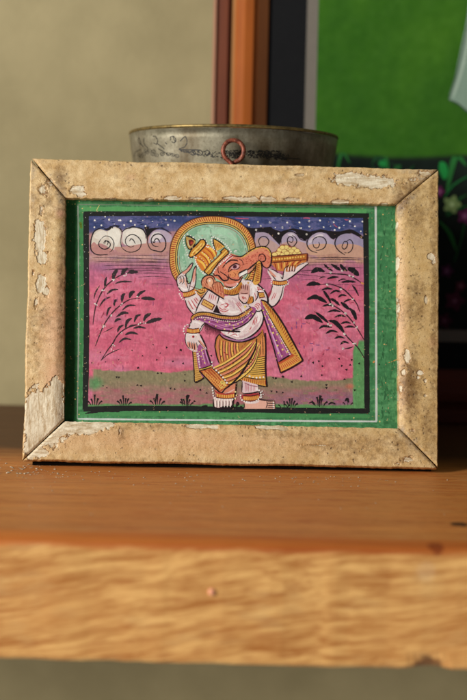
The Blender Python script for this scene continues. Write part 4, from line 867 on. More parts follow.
a.poly(hand, PALE, 3)
for s_ in ('60,130 68,180', '78,135 88,190', '98,140 108,205', '118,140 125,205'): a.stroke(Ft(s_), 1.9, (222, 146, 122)); 
for s_ in ('70,125 78,185', '90,130 98,198', '108,130 116,208', '128,135 138,185', '140,120 165,150 198,185', '45,75 40,110 50,155 75,190'): a.stroke(Ft(s_), .9, OUT)
a.stroke(Ft('150,120 175,150 195,175'), 1.8, (222, 146, 122)); a.stroke(Ft('155,75 178,120 208,185'), 1.3, OUT); a.dots([Ft(102, 92), Ft(106, 94)], 1.3, (190, 44, 54)); a.stroke(Ft('65,80 100,72 135,80'), 1.4, (236, 230, 228))
a.along(Ft('80,188 100,192 112,200 130,200 150,240'), 2., .5, WHT)
bangle(Ft(52, 42), Ft(150, 42), 3.8, 9); a.along(Ft('55,0 35,15 27,45 35,70 52,80'), 2., .75, WHT); a.along(Ft('62,0 100,-8 140,5 160,20'), 2., .5, WHT)

# right scarf hanging from the shoulder
a.poly(Hh('40,80 70,90 110,130 170,200 230,300 300,420 372,548 200,645 175,565 140,440 100,320 60,200 48,150'), SASH, 0)
a.poly(Hh('45,80 80,95 130,150 200,245 270,370 372,548 290,500 240,440 190,350 130,240 80,150'), (212, 150, 54), 0)
a.ticks(Hh('80,120 150,220 220,340 290,470 330,540'), Hh('70,90 140,165 210,265 280,385 365,540'), 24, 1.0, (164, 60, 32), slant=-.02)
a.poly(Hh('178,560 275,505 290,495 372,548 200,645'), (196, 76, 40), 0)
a.ticks(Hh('180,575 240,540 300,505'), Hh('200,635 280,595 362,548'), 11, .8, (228, 160, 70), .1, .9, slant=.05); a.ticks(Hh('200,635 280,595 362,548'), Hh('180,575 240,540 300,505'), 11, .6, (228, 160, 70), .1, .9, slant=.08)
a.stroke(Hh('198,632 280,590 355,548'), 1.2, (224, 176, 66)); a.stroke(Hh('300,440 335,500 360,545'), 1.6, (224, 170, 70))
for s_, c in (('65,170 110,290 150,400 195,530', (208, 140, 196)), ('80,200 130,310 180,430 220,520', (130, 46, 110)), ('90,180 140,280 200,400 250,500', (206, 140, 190)), ('75,180 115,280 150,370 180,450', (132, 50, 116)), ('130,330 170,440 210,530', (214, 160, 204)), ('110,230 170,340 230,460', (206, 120, 160))): a.stroke(Hh(s_), 1.0, c)
a.along(Hh('68,125 90,165 120,235 160,300 190,350 215,400 245,450 270,500'), 2.1, .72, WHT)
a.dots([Hh(62, 158), Hh(78, 205), Hh(92, 185), Hh(103, 268), Hh(107, 228), Hh(135, 285), Hh(140, 333), Hh(165, 392), Hh(172, 345), Hh(175, 432), Hh(180, 490), Hh(208, 412), Hh(215, 462), Hh(210, 512), Hh(250, 480)], .85, YEL, .2)
a.stroke(Hh('182,562 240,525 275,505'), 1.6, OUT); a.stroke(Hh('60,120 130,240 200,360 285,500'), .9, OUT)
a.stroke(Hh('48,150 75,230 110,340 145,450 175,565 200,645'), 1.4, OUT, 'none'); a.stroke(Hh('200,645 290,600 372,548'), 1.4, OUT, 'none'); a.stroke(Hh('45,78 90,95 150,165 220,270 290,395 372,548'), 1.5, OUT, 'none')

# dhoti
a.poly(G('250,100 290,30 310,120 312,300 325,478 110,420 130,380 200,280 240,190'), (186, 112, 44), 0)
a.poly(G('300,90 312,130 312,240 270,240 255,140'), (222, 136, 70), 2)
for i in range(9): a.stroke([G(200 - i * 9, 275 + i * 14), G(255 - i * 3, 262 + i * 16), G(312, 250 + i * 17)], 1.5, (232, 180, 70), 'both', 4)
for i in range(9): a.stroke([G(195 - i * 9, 268 + i * 14), G(255 - i * 3, 254 + i * 16), G(314, 242 + i * 17)], .8, OUT, 'both', 4)
for s_ in ('262,120 255,180 250,240', '278,90 275,160 272,240', '292,80 295,160 297,235', '245,150 235,200 225,240'): a.stroke(G(s_), .8, OUT)
a.poly(G('112,392 145,372 300,400 322,420 325,478 270,465 110,428'), (222, 166, 60), 0)
a.ticks(G('118,400 200,410 320,425'), G('112,425 200,455 322,474'), 13, 1.1, (178, 70, 34)); a.stroke(G('115,395 180,410 250,420 320,420'), 1., OUT); a.stroke(G('110,428 180,450 260,470 325,480'), 1.3, OUT)
a.along(G('140,380 190,398 240,410 300,405'), 2.9, .85, WHT); a.stroke(G('310,60 316,200 314,330 325,480'), 1.3, OUT, 'none')
# legs
a.poly(G('135,430 255,465 265,520 150,530 132,520'), (220, 192, 196), 0); 
for s_ in ('160,445 158,520', '185,455 182,520', '205,460 203,518', '228,465 226,515', '172,450 170,515'): a.stroke(G(s_), 1., (200, 130, 140))
a.stroke(G('135,440 132,525'), 1.2, OUT); a.stroke(G('150,450 200,470 255,480'), 1, (150, 96, 110))
a.poly(Ft('290,480 330,460 400,470 440,450 430,530 410,560 290,550 275,520'), (214, 130, 100), 2)
a.stroke(Ft('440,430 432,520 425,560'), 1.2, OUT); a.stroke(Ft('320,540 370,530 425,500'), 1.4, (226, 180, 170))
# main wrap
wrap = Ft('305,75 330,95 400,120 460,130') + G('200,115 240,95 285,60 290,80 262,170 200,280 150,350 100,420 50,470 0,500') + Ft('380,480 300,515 250,440 160,360 260,330 310,305 290,240 275,180 285,110')
a.poly(wrap, (190, 118, 48), 0); hatch(a, wrap, 160, ((160, 88, 36), (214, 146, 62), (196, 104, 66), (144, 76, 34)), 3.2, .8, -.8)
a.poly(Ft('305,80 340,100 420,125 467,130 467,200 400,250 310,300 292,240 278,180 288,115'), (200, 122, 54), 0)
for i, s_ in enumerate(('300,110 295,180 312,290', '325,120 320,200 330,285', '345,125 342,200 352,275', '365,130 362,200 372,262', '385,135 384,200 392,252', '405,138 404,190 412,240', '425,140 424,180 432,228', '448,140 446,175 455,212')):
    a.stroke(Ft(s_), 1.5, (236, 180, 76) if i % 2 else (224, 120, 90)); p_ = Ft(s_); a.stroke([(q[0] + 1.2, q[1]) for q in p_], .7, OUT)
for i, s_ in enumerate(((Ft, '260,335 340,300 420,250 500,190 560,130'), (Ft, '275,352 350,320 440,265 520,200 580,125'), (Ft, '290,375 370,340 450,290 530,225 590,130'), (Ft, '310,395 390,360 470,310 550,240 600,135'), (Ft, '330,415 410,385 490,330 565,260 610,140'), (Ft, '350,440 430,405 510,350 580,270 620,140'), (Ft, '370,460 450,425 530,365 590,280 625,150'))):
    a.stroke(s_[0](s_[1]), 1.9, ((238, 196, 86), (226, 130, 100))[i % 2], 'both', 6); p_ = s_[0](s_[1]); a.stroke([(q[0], q[1] + 1.3) for q in p_], .85, OUT, 'both', 6)
a.dots([Ft(x, y) for x, y in ((330, 150), (345, 215), (312, 190), (390, 165), (365, 230), (410, 205), (320, 245), (440, 170), (400, 300), (440, 330), (360, 345), (480, 270), (500, 330), (470, 370), (540, 230), (560, 270), (420, 360), (335, 128), (530, 300), (590, 190), (520, 180))], .65, (186, 44, 54), .3)
a.stroke(Ft('270,180 280,110 305,72'), 1.4, OUT); a.stroke(Ft('272,170 285,240 305,300'), 1.4, OUT)
a.stroke(Ft('305,75 345,108 420,130 480,132') + G('190,118 240,95 285,55'), 1.5, OUT); a.stroke(Ft('315,68 350,96 420,118 480,122') + G('180,108 230,88'), 1.4, (170, 110, 160))
a.stroke(G('245,105 240,170 215,230 165,320 110,400 50,460 0,500'), 2., OUT)
# orange border of the wrap
brd = Ft('155,362 185,345 248,330 300,370 380,460 385,475 310,522 230,440')
a.poly(brd, (186, 80, 36), 0); hatch(a, brd, 70, ((150, 50, 28), (214, 120, 50), (226, 150, 66)), 2, .6, .7)
for i in range(12): a.stroke([Ft(175 + i * 17, 350 + i * 10.5), Ft(185 + i * 14, 372 + i * 9), Ft(192 + i * 10.5, 385 + i * 11.5)], .65, (232, 168, 76), 'both', 3, k=False)
for i in range(5): a.stroke([Ft(175 + i * 18, 375 - i * 9), Ft(245 + i * 16, 440 - i * 8), Ft(315 + i * 14, 510 - i * 8)], .6, (232, 168, 76), 'both', 3)
a.dots([Ft(330 + random.uniform(-20, 30), 462 + random.uniform(-28, 28)) for _ in range(22)], .7, (232, 206, 96), .3)
a.stroke(Ft('150,358 200,410 260,475 318,528 350,500 385,475'), 1.5, OUT, 'none'); a.stroke(Ft('245,332 300,378 345,430 382,470'), 1.0, OUT); a.stroke(Ft('150,358 200,345 245,330'), 1.1, OUT)
a.along(Ft('248,290 255,325 300,370 345,420 365,450'), 2.7, .85, WHT)
# anklets and feet
a.poly(Ft('262,560 270,635 300,648 340,630 400,630 412,600 425,560'), (220, 190, 186), 0)
for i in range(6): a.stroke([Ft(275 + i * 24, 585), Ft(276 + i * 24, 610), Ft(277 + i * 23, 640)], 1.3, (238, 226, 220)); a.stroke([Ft(287 + i * 24, 590), Ft(288 + i * 24, 615), Ft(288 + i * 23, 645)], .7, OUT)
a.stroke(Ft('262,575 260,620 270,640 300,650 350,648 400,645 412,600 420,570'), 1.3, OUT)
bangle(Ft(285, 545), Ft(425, 548), 4.2, 8); a.stroke(Ft('270,510 300,530 360,540 425,530'), 1.6, (186, 56, 48)); a.along(Ft('252,490 258,530 262,560 280,575 340,582 400,580 430,570'), 2.3, .85, WHT); a.along(Ft('432,520 440,550 432,575'), 2., .8, (230, 222, 150))
a.poly(G('150,600 200,590 260,580 320,590 385,585 390,650 150,652'), (226, 170, 150), 0); a.poly(G('160,600 230,588 270,590 240,610 170,612'), PALE, 3)
a.stroke(G('150,605 155,652'), 1., OUT); a.stroke(G('270,580 320,585 385,585'), 1.4, OUT); a.stroke(G('325,592 330,615 320,648'), .9, OUT)
for y in (598, 612, 628, 642): a.stroke(G(f'330,{y} 360,{y-1} 388,{y}'), .9, OUT); a.dots([G(378, y + 5)], .7, WHT)
a.poly(G('132,545 270,530 262,580 200,598 145,585'), (176, 50, 58), 2); bangle(G(142, 568), G(265, 560), 4.2, 8); a.stroke(G('138,535 200,532 262,518 268,545'), 1.1, OUT)
a.along(G('122,548 125,572 145,592 190,602 240,592 275,560 280,530 270,510 250,500'), 2.3, .85, WHT); a.along(G('290,515 298,545 285,560'), 2.2, .7, WHT)
a.stroke(G('85,640 95,600 105,615 90,632'), 1., BLK); a.stroke(G('68,590 60,625 70,645'), 1., BLK); a.stroke(G('118,640 128,630'), 1.2, BLK)
ptg = a.build('painting', M_PAINT, fp); tag(ptg, 'dancing elephant-headed figure with halo on a pink field, green mount and black border')
# panel sheet behind the paint
mkobj('panel', [(-.0755, .0052, .006), (.075, .0052, .006), (.075, .0052, .115), (-.0755, .0052, .115), (-.0755, .0061, .006), (.075, .0061, .006), (.075, .0061, .115), (-.0755, .0061, .115)], [(0, 1, 2, 3), (7, 6, 5, 4), (0, 4, 5, 1), (1, 5, 6, 2), (2, 6, 7, 3), (3, 7, 4, 0)], M_BACK, fp)

# copper screw eye on top of the frame
def tube(name, pts, r, mat, parent=None, seg=14, cap=True):
    P = catmull(pts, 8); n = len(P); V = []; Fc = []
    T = np.gradient(P, axis=0); T /= np.linalg.norm(T, axis=1)[:, None]; up = np.array([0, 1., 0])
    for i in range(n):
        s1 = np.cross(T[i], up); s1 /= np.linalg.norm(s1); s2 = np.cross(T[i], s1)
        for k in range(seg):
            t = 2 * math.pi * k / seg; rr = r if np.isscalar(r) else r[i]; V.append(P[i] + rr * (math.cos(t) * s1 + math.sin(t) * s2))
    for i in range(n - 1):
        for k in range(seg): Fc.append((i * seg + k, i * seg + (k + 1) % seg, (i + 1) * seg + (k + 1) % seg, (i + 1) * seg + k))
    Fc.append(tuple(range(seg))[::-1]); Fc.append(tuple((n - 1) * seg + k for k in range(seg)))
    return mkobj(name, V, Fc, mat, parent, smooth=True)
ring = [(-.0016, .0068, .1165), (-.0016, .0068, .1215), (-.0020, .0068, .1236)]
cx, cz, rr = -.0012, .1288, .00425
for k, dg in enumerate(range(232, -92, -22)):
    t = R(dg); ring.append((cx + rr * math.cos(t) * (1.0), .0068 - .0004 * math.sin(k / 15 * 3.14) + (.0011 * max(0, k - 11) / 3), cz + rr * math.sin(t) * 1.04))
ring.append((cx - .0004, .0082, cz - rr * 1.13))
eye = tube('screw_eye', ring, .00092, M_COP, fp)
tag(eye, 'rusty copper wire ring sticking up behind the top rail')

# ================================================================== engraved tin vessel
TX, TY, TH, TR_ = -.0022, .0800, .1388, .0472
tin = empty('engraved_tin', (TX, TY, 0)); tag(tin, 'round tarnished metal vessel with punched floral engraving standing behind the cream frame', 'vessel')
def tr(z): return float(np.interp(z, [0, .004, .03, .07, .10, .118, .126, .132, .1365, .1388], [.030, .0315, .0335, .0375, .0415, .0441, .0454, .0464, .0470, .0472]))
prof = [(0, .0008), (.027, .0008), (.030, .0)] + [(tr(z), z) for z in np.linspace(.002, TH - .0016, 34)]
prof += [(TR_ - .0012, TH - .002), (tr(TH - .01) - .0013, TH - .010)] + [(tr(z) - .0013, z) for z in np.linspace(.12, .004, 16)] + [(0, .003)]
def lathe(name, prof, mat, parent, seg=128, jig=0):
    V = []; Fc = []; n = len(prof)
    for k in range(seg):
        t = 2 * math.pi * k / seg
        for i, (r_, z_) in enumerate(prof):
            w = 1 + jig * (math.sin(3 * t + 1) * .5 + math.sin(7 * t) * .2); V.append((r_ * w * math.cos(t), r_ * w * math.sin(t), z_ + jig * .012 * math.sin(5 * t + 2)))
    for k in range(seg):
        for i in range(n - 1):
            a_, b_ = k * n + i, ((k + 1) % seg) * n + i
            if prof[i][0] == 0: Fc.append((a_, b_ + 1, a_ + 1))
            elif prof[i + 1][0] == 0: Fc.append((a_, b_, a_ + 1))
            else: Fc.append((a_, b_, b_ + 1, a_ + 1))
    return mkobj(name, V, Fc, mat, parent, smooth=True)
lathe('vessel_body', prof, M_TIN, tin, jig=.004)
rimp = [(TR_ + .0004 * math.cos(t) - .0003, TH - .0008 + .0007 * math.sin(t)) for t in np.linspace(-2.2, 4.0, 12)]
lathe('rim', rimp, M_BRASS, tin, jig=.004)
# punched pattern: dots authored on the unrolled wall, as angle (from the viewer's side) and height
def tpx(x, y):       # photo px -> (angle, height) on the wall
    al = math.asin(max(-.98, min(.98, (x - 233.5) / 104.))); d = .455 + TY - .0465 * math.cos(al)
    return al, .087 + (251.5 + (x - 233) * .0194 - y) / 1172. * d
DV = []; DF = []
def pdot(x, y, r=.00018):
    r = r * 1.3
    al, z_ = tpx(x, y); 
    if not (.11 < z_ < TH - .003): return
    r0 = tr(z_) * (1 + .004 * (math.sin(3 * (al - math.pi / 2) + 1) * .5 + math.sin(7 * (al - math.pi / 2)) * .2)) + .00006; r = r * random.uniform(.7, 1.2); b0 = len(DV)
    for k in range(7):
        t = 2 * math.pi * k / 7; aa = al + r * math.cos(t) / r0; DV.append((r0 * math.sin(aa), -r0 * math.cos(aa), z_ + r * math.sin(t)))
    DF.append(tuple(range(b0, b0 + 7)))
T1 = tile(120, 115, 5.84); T2 = tile(190, 115, 5.84); T3 = tile(265, 115, 5.84)
def pline(pts, gap=.7, r=.00017, j=.12):
    p = catmull(pts, 6); d = np.r_[0, np.cumsum(np.hypot(*np.diff(p, axis=0).T))]
    for q in np.arange(0, d[-1], gap): pdot(np.interp(q, d, p[:, 0]) + random.uniform(-j, j), np.interp(q, d, p[:, 1]) + random.uniform(-j, j), r)
for s_ in ('130,150 125,175 140,190 135,160 130,152', '135,185 155,205', '165,155 160,185 180,212', '220,145 235,145 245,170 235,190 220,180', '240,185 260,200 280,215', '320,165 322,148 340,145 350,165 340,180 325,172', '375,170 395,150 405,145 412,175 400,200 380,210 365,215', '290,180 298,188', '335,150 345,175', '80,260 95,235 130,220', '245,215 275,232 300,250'):
    pline(T1(s_), .55, .00016)
for cx_, cy_ in ((150, 245), (175, 235), (205, 245), (230, 250), (265, 245), (300, 245), (325, 250), (350, 255), (130, 258), (120, 250), (190, 225), (165, 225), (215, 230)):
    for t in np.linspace(0, 6.28, 11)[:-1]: pdot(T1(cx_, 0)[0] + 1.9 * math.cos(t), T1(0, cy_)[1] + 1.5 * math.sin(t), .00017)
    pdot(*T1(cx_, cy_), .0002)
for _ in range(170):                                     # dense leaf bands
    t = random.uniform(0, 1); x = 370 + t * 330; y = 222 + 12 * t + random.uniform(0, 1) * (10 + 34 * min(1, t * 1.4)) * (1 if t < .8 else .8)
    pdot(*T1(x, y), .00019)
for i in range(60): pdot(*T1(365 + i * 1.9, 219 + .03 * i + random.uniform(-1, 1)), .00018)
for _ in range(330):
    t = random.uniform(0, 1); x = 195 + t * 330; y = 222 + random.uniform(0, 42); pdot(*T2(x, y), .00019)
for x0 in (20, 60, 100, 290, 340, 390, 430): pline(T2(f'{x0},232 {x0+14},222 {x0+28},236 {x0+16},250 {x0},244'), .6, .00018)
pline(T3('0,235 60,248 110,262 200,270'), .6, .00019); pline(T3('0,250 60,262 110,272'), .6, .00019)
for _ in range(90): pdot(*T3(random.uniform(0, 130), 240 + random.uniform(0, 34)), .00019)
# the same belt of ornament goes on round the sides and back
for i in range(260):
    al = R(100) + i / 260 * R(160); z_ = .1195 + .0035 * abs(math.sin(i * .35)) + random.uniform(-.0006, .0006); r0 = tr(z_) + .00025; b0 = len(DV)
    for k in range(6):
        t = 2 * math.pi * k / 6; aa = al + .00022 * math.cos(t) / r0; DV.append((r0 * math.sin(aa), -r0 * math.cos(aa), z_ + .00022 * math.sin(t)))
    DF.append(tuple(range(b0, b0 + 6)))
mkobj('engraving', DV, DF, M_DOT, tin)

# ================================================================== shelf
def shelf():
    x0, x1, yf, yb, z0 = -.42, .42, -.1105, .20, -.0385
    pr = [(yb, 0), (-.1030, 0)]
    pr += [(-.1030 - .0075 * math.sin(t) , -.0026 * (1 - math.cos(t))) for t in np.linspace(.25, math.pi / 2, 8)]
    pr += [(yf, z) for z in np.linspace(-.006, z0 + .0015, 8)] + [(yf + .0006, z0 + .0004), (yf + .0016, z0), (yb, z0)]
    nx = 420; V = []; Fc = []; n = len(pr)
    for i in range(nx):
        x = x0 + (x1 - x0) * i / (nx - 1)
        e = float(fbm(np.array([x * 60]), np.array([1.]), 4, 40)[0] - .5) * .0009; e2 = float(fbm(np.array([x * 230]), np.array([4.]), 3, 44)[0] - .5)
        for j, (y, z) in enumerate(pr):
            dy = e if y < -.09 else 0; dz = 0
            if z < -.03 and y < -.1: dz = e2 * .0005 + e * .4
            if abs(x - .062) < .007 and z < -.036 and y < -.1: dy += .0010 * (1 - abs(x - .062) / .007) * (1 + 2 * e2); dz += .0005 * (1 - abs(x - .062) / .007)
            V.append((x, y + dy, z + dz))
    for i in range(nx - 1):
        for j in range(n): Fc.append((i * n + j, i * n + (j + 1) % n, (i + 1) * n + (j + 1) % n, (i + 1) * n + j))
    Fc.append(tuple(range(n))[::-1]); Fc.append(tuple((nx - 1) * n + j for j in range(n)))
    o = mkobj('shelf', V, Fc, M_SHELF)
    bm = bmesh.new(); bm.from_mesh(o.data); bmesh.ops.recalc_face_normals(bm, faces=bm.faces)
    for f in bm.faces: f.smooth = len(f.verts) == 4 and f.calc_center_median().y < -.100 and f.calc_center_median().z > -.007
    bm.to_mesh(o.data); bm.free()
    return o
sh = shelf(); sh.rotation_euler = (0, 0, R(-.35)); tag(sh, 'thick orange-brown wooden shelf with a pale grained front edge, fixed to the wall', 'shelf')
# small plug in the front edge
V = []; Fc = []
for i in range(5):
    ph = i / 4 * math.pi / 2
    for k in range(12): V.append((.0012 * math.cos(ph) * math.cos(k * math.pi / 6), -.0012 * math.sin(ph), .0012 * math.cos(ph) * math.sin(k * math.pi / 6)))
for i in range(4):
    for k in range(12): Fc.append((i * 12 + k, i * 12 + (k + 1) % 12, (i + 1) * 12 + (k + 1) % 12, (i + 1) * 12 + k))
pl = mkobj('nail_head', V, Fc, M_NAIL, sh, smooth=True); pl.location = (-.0042, -.1104, -.0158)

# crumbs of fallen paint on the shelf
V = []; Fc = []
def crumb(x, y, s_):
    s_ = s_ * 1.35
    b0 = len(V); k = 5; hts = s_ * random.uniform(.15, .5); a0 = random.uniform(0, 6)
    for lv, f in ((0.00005, 1), (hts, .7)):
        for i in range(k):
            t = a0 + 2 * math.pi * i / k; V.append((x + s_ * f * math.cos(t) * random.uniform(.7, 1.2), y + s_ * f * math.sin(t) * random.uniform(.7, 1.2), lv))
    Fc.append(tuple(b0 + k + i for i in range(k)))
    for i in range(k): Fc.append((b0 + i, b0 + (i + 1) % k, b0 + k + (i + 1) % k, b0 + k + i))
for _ in range(210):
    crumb(random.gauss(random.choice((-.075, -.05, .0, .055, .02)), .022), -.006 - abs(random.gauss(0, .011)), random.choice((.00012, .00016, .0002, .0003)))
for _ in range(70): crumb(random.gauss(-.084, .008), random.uniform(-.016, .006), random.choice((.0002, .0003, .00045)))
for _ in range(50): crumb(random.gauss(-.035, .03), random.uniform(-.05, -.015), random.choice((.00015, .00022, .0003)))
for _ in range(60): crumb(random.uniform(-.12, .12), random.uniform(-.095, .03), random.choice((.00012, .0002, .00026)))
cr = mkobj('paint_crumbs', V, Fc, M_FLAKE); tag(cr, 'scattered pale crumbs of flaked paint lying on the shelf before the frame', 'debris', kind='stuff')

# ================================================================== wall
wl = mkobj('wall', [(-1.6, .177, -1.1), (1.6, .177, -1.1), (1.6, .177, 1.3), (-1.6, .177, 1.3), (-1.6, .25, -1.1), (1.6, .25, -1.1), (1.6, .25, 1.3), (-1.6, .25, 1.3)],
           [(0, 1, 2, 3), (7, 6, 5, 4), (0, 4, 5, 1), (1, 5, 6, 2), (2, 6, 7, 3), (3, 7, 4, 0)], M_WALL); tag(wl, kind='structure')

# ================================================================== large framed picture behind
bp = empty('large_framed_picture', (0, .140, 0), (R(-3), 0, 0))
tag(bp, 'large green painting in a reddish wooden frame leaning on the wall behind, out of focus', 'picture')
X0, X1, Z0, Z1, RW = -.0140, .300, .0, .36, .0285
M_BF = mat_wood('red_brown_moulding', (146, 70, 14), (184, 100, 24), (122, 56, 14), 'z', 60, .6, .08)
M_BF2 = mat_wood('red_brown_moulding_flat', (104, 40, 20), (140, 60, 30), (84, 34, 18), 'x', 60, .6, .08)
M_BF3 = mat_wood('dark_moulding', (96, 44, 24), (122, 62, 34), (80, 36, 22), 'z', 60, .45, .08)
M_BF4 = mat_wood('tan_moulding', (134, 88, 46), (172, 120, 66), (110, 66, 34), 'z', 60, .45, .08)
M_BF5 = mat_wood('mid_moulding', (104, 60, 28), (136, 80, 38), (90, 50, 26), 'z', 60, .45, .08)
M_BF6 = mat_wood('pink_edge', (136, 88, 66), (168, 122, 94), (120, 76, 54), 'z', 60, .5, .08)
mp = [(0, .014, 2), (0, .0012, 5), (.0014, 0, 2), (.0018, .0012, 2), (.0075, .0010, 2), (.0082, .0036, 2), (.0095, .0030, 3), (.0112, .0012, 0), (.0120, -.0004, 0), (.016, -.0012, 0), (.0205, -.0006, 0), (.0218, .0012, 0), (.0226, .0012, 4), (.0280, .0034, 4), (.0285, .0060, 4), (.0285, .014, 4)]
def moulding(name, A0, B0, Ai, Bi, mats):
    V = []; Fc = []; mi = []
    for i, (w, y, m_) in enumerate(mp):
        f = w / RW; p = Vector(A0).lerp(Vector(Ai), f); q = Vector(B0).lerp(Vector(Bi), f); V += [(p.x, y, p.y), (q.x, y, q.y)]
    n = len(mp)
    for i in range(n): j = (i + 1) % n; Fc.append((2 * i, 2 * i + 1, 2 * j + 1, 2 * j)); mi.append(mp[i][2])
    Fc.append(tuple(2 * i for i in range(n))); mi.append(0); Fc.append(tuple(2 * i + 1 for i in range(n))[::-1]); mi.append(0)
    o = mkobj(name, V, Fc, mats, bp, mats=mi)
    bm = bmesh.new(); bm.from_mesh(o.data); bmesh.ops.recalc_face_normals(bm, faces=bm.faces); bm.to_mesh(o.data); bm.free()
    return o
oc = {'TL': (X0, Z1), 'TR': (X1, Z1), 'BR': (X1, Z0), 'BL': (X0, Z0)}; ic = {'TL': (X0 + RW, Z1 - RW), 'TR': (X1 - RW, Z1 - RW), 'BR': (X1 - RW, Z0 + RW), 'BL': (X0 + RW, Z0 + RW)}
MV = [M_BF, M_BF2, M_BF3, M_BF4, M_BF5, M_BF6]; MH = [M_BF2] * 6
for k1, k2, mm in (('BL', 'TL', MV), ('TL', 'TR', MH), ('TR', 'BR', MV), ('BR', 'BL', MH)): moulding('frame_rail', oc[k1], oc[k2], ic[k1], ic[k2], mm)
b = Art(HB, .0050, 4e-5)
def rect(x0, z0, x1, z1, c):
    y = b.y0 - b.k * b.dz; b.V.append(np.array([(x0, y, z0), (x1, y, z0), (x1, y, z1), (x0, y, z1)])); b.F.append(tuple(b.nv + i for i in range(4))); b.C.append(np.tile(np.r_[lin(c), 1], (4, 1))); b.nv += 4; b.k += 1
ix0, ix1, iz0, iz1 = X0 + RW - .001, X1 - RW + .001, Z0 + RW - .001, Z1 - RW + .001
rect(ix0, iz0, ix1, iz1, (16, 17, 20)); rect(.0338, .0425, .2525, .319, (116, 110, 102)); rect(.0395, .0487, .247, .3135, (62, 128, 22))
def bgrid(x0, z0, x1, z1, nx, nz, fn):
    X, Z = np.meshgrid(np.linspace(x0, x1, nx), np.linspace(z0, z1, nz)); y = b.y0 - b.k * b.dz
    b.V.append(np.c_[X.ravel(), np.full(X.size, y), Z.ravel()]); c = np.c_[lin(np.clip(fn(X.ravel(), Z.ravel()), 0, 255)), np.ones(X.size)]
    for j in range(nz - 1):
        for i in range(nx - 1):
            f = (j * nx + i, j * nx + i + 1, j * nx + nx + i + 1, j * nx + nx + i); b.F.append(tuple(q + b.nv for q in f)); b.C.append(c[list(f)])
    b.nv += X.size; b.k += 1
def gcol(x, z):
    n = fbm(x * 40, z * 30, 4, 50) - .5; n2 = fbm(x * 300, z * 300, 3, 51) - .5
    g = np.array([52, 100, 20.])[None] + (n * 34)[:, None] * np.array([[1, 1, .3]]) + (n2 * 14)[:, None]
    d = np.array([18, 30, 24.])[None] + (n * 26)[:, None] + (n2 * 10)[:, None]
    f = 1 - sstep(-.0012, .0015, z - .1375 - .0012 * np.sin(x * 60)); low = sstep(.13, .07, z) if False else np.clip((.13 - z) / .06, 0, 1)
    d = d * (1 - .35 * low[:, None])
    return g * (1 - f[:, None]) + d * f[:, None]
bgrid(.0395, .0487, .247, .3135, 150, 190, gcol)
gl = (40, 120, 52)
for i in range(46):                                       # leaves and stems of the flower bed
    x = random.uniform(.045, .24); z = random.uniform(.055, .120); h = random.uniform(.01, .035); ln_ = random.uniform(-.012, .012)
    P_ = np.array([(x, z), (x + ln_ * .4, z + h * .6), (x + ln_, min(z + h, .133))]); P_ = catmull(P_, 5); w = random.uniform(.0006, .0022) * np.sin(np.linspace(.15, 3.0, len(P_)))
    y = b.y0 - b.k * b.dz; V_ = []
    for (px_, pz_), ww in zip(P_, w): V_ += [(px_ - ww, y, pz_), (px_ + ww, y, pz_)]
    b.V.append(np.array(V_)); c_ = random.choice(((30, 84, 40), (36, 104, 46), (24, 66, 36)))
    for i2 in range(len(P_) - 1): b.F.append(tuple(b.nv + q for q in (2 * i2, 2 * i2 + 1, 2 * i2 + 3, 2 * i2 + 2))); b.C.append(np.tile(np.r_[lin(c_), 1], (4, 1)))
    b.nv += len(V_); 
    if i % 6 == 5: b.k += 1
b.k += 1
def bpoly(pts, c, sm=4): b.poly(pts, c, sm)
bpoly([(441, 160), (447, 162), (449, 172), (445, 178), (440, 168)], (26, 130, 58)); bpoly([(380, 160), (386, 159), (387, 165), (380, 164)], (30, 130, 60))
b.stroke([(445, 196), (455, 183), (470, 174)], 1.6, (34, 110, 56)); b.stroke([(448, 215), (458, 208), (470, 204)], 1.4, (34, 100, 50)); b.stroke([(466, 222), (462, 240), (455, 262)], 1.4, (30, 90, 44))
for (x, y, r_, c_) in ((453, 203, 8, (150, 180, 110)), (440, 190, 5, (120, 44, 96)), (466, 215, 7, (110, 40, 88)), (456, 300, 9, (96, 34, 66)), (446, 320, 7, (84, 28, 56)), (448, 270, 6, (90, 36, 80)), (462, 345 - 60, 5, (110, 50, 70)), (480, 190, 7, (150, 70, 120)), (500, 230, 9, (140, 160, 110)), (520, 200, 7, (130, 50, 96)), (540, 260, 9, (120, 44, 90)), (575, 220, 8, (150, 176, 112)), (600, 270, 8, (110, 40, 88)), (345, 200, 7, (120, 44, 96)), (370, 240, 8, (150, 176, 112))):
    c_ = tuple(q * .8 for q in c_); bpoly([(x + r_ * (1 + .25 * math.cos(5 * t)) * math.cos(t), y + r_ * (1 + .25 * math.cos(5 * t)) * math.sin(t)) for t in np.linspace(0, 6.28, 22)[:-1]], c_, 1); b.dots([(x, y)], r_ * .35, tuple(min(255, q + 50) for q in c_))
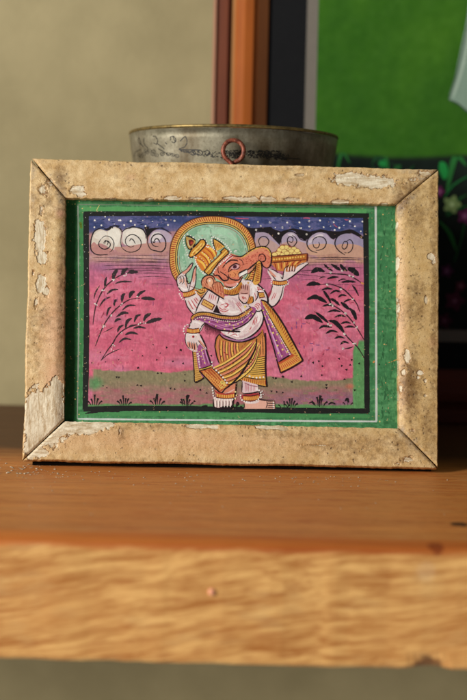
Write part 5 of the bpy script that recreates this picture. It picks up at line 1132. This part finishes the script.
# pale robe of a painted figure at the right
bpoly([(474, -40), (467, 15), (461, 45), (455, 75), (449, 97), (458, 101), (466, 108), (476, 114), (500, 120), (540, 112), (566, 96), (556, 40), (548, -40), (540, -100), (486, -100)], (126, 150, 134), 3)
for s_, w_ in (([(472, 10), (464, 60), (453, 96)], 3), ([(486, 0), (478, 60), (470, 104)], 2), ([(510, -10), (506, 60), (504, 112)], 2.4), ([(532, -20), (534, 50), (540, 104)], 2)): b.stroke(s_, w_, (158, 178, 162))
b.stroke([(449, 98), (458, 102), (468, 110), (480, 116), (505, 121), (540, 113), (566, 97)], 1.6, (60, 78, 66))
b.stroke([(468, 20), (458, 66), (449, 97)], 1.2, (92, 112, 98))
pic = b.build('picture', M_BGART, bp)
mkobj('backing_board', [(ix0, .0052, iz0), (ix1, .0052, iz0), (ix1, .0052, iz1), (ix0, .0052, iz1), (ix0, .012, iz0), (ix1, .012, iz0), (ix1, .012, iz1), (ix0, .012, iz1)], [(0, 1, 2, 3), (7, 6, 5, 4), (0, 4, 5, 1), (1, 5, 6, 2), (2, 6, 7, 3), (3, 7, 4, 0)], M_BACK, bp)

# ================================================================== light
sc_ = bpy.context.scene
w = bpy.data.worlds.new('World'); sc_.world = w; w.use_nodes = True
bgn = w.node_tree.nodes['Background']; nt = w.node_tree
tc = nt.nodes.new('ShaderNodeTexCoord'); sx = nt.nodes.new('ShaderNodeSeparateXYZ'); cr_ = nt.nodes.new('ShaderNodeValToRGB'); mr = nt.nodes.new('ShaderNodeMapRange')
nt.links.new(tc.outputs['Generated'], sx.inputs[0]); nt.links.new(sx.outputs[2], mr.inputs[0]); mr.inputs[1].default_value = -1; mr.inputs[2].default_value = 1
nt.links.new(mr.outputs[0], cr_.inputs[0]); nt.links.new(cr_.outputs[0], bgn.inputs[0])          # a dim room: warm light thrown up off the floor, little from above
cr_.color_ramp.elements[0].position = .25; cr_.color_ramp.elements[0].color = (.62, .59, .52, 1); cr_.color_ramp.elements[1].position = .55; cr_.color_ramp.elements[1].color = (.055, .06, .068, 1)
bgn.inputs[1].default_value = 1.0
def area(name, loc, target, size, power, col):
    l = bpy.data.lights.new(name, 'AREA'); l.shape = 'RECTANGLE'; l.size, l.size_y = size; l.energy = power; l.color = col
    o = bpy.data.objects.new(name, l); COL.objects.link(o); o.location = loc
    o.rotation_euler = (Vector(target) - Vector(loc)).to_track_quat('-Z', 'Y').to_euler(); return o
area('window_light', (-1.45, -1.10, .58), (0, 0, .03), (.42, .80), 49, (1.0, .955, .88))

# ================================================================== camera
cam = bpy.data.cameras.new('camera'); co = bpy.data.objects.new('camera', cam); COL.objects.link(co); sc_.camera = co
co.location = (0, -.455, .087)
co.rotation_euler = (Matrix.Rotation(R(90 - 4.9), 3, 'X') @ Matrix.Rotation(R(1.30), 3, 'Z')).to_euler()
cam.sensor_fit = 'VERTICAL'; cam.sensor_height = 36; cam.lens = 1168 / 700 * 36; cam.clip_start = .01; cam.clip_end = 20
cam.dof.use_dof = True; cam.dof.focus_distance = .458; cam.dof.aperture_fstop = 7.6; cam.dof.aperture_blades = 0
sc_.view_settings.view_transform = 'Standard'; sc_.view_settings.look = 'None'; sc_.view_settings.exposure = 0; sc_.view_settings.gamma = 1
sc_.render.resolution_x = 683; sc_.render.resolution_y = 1024
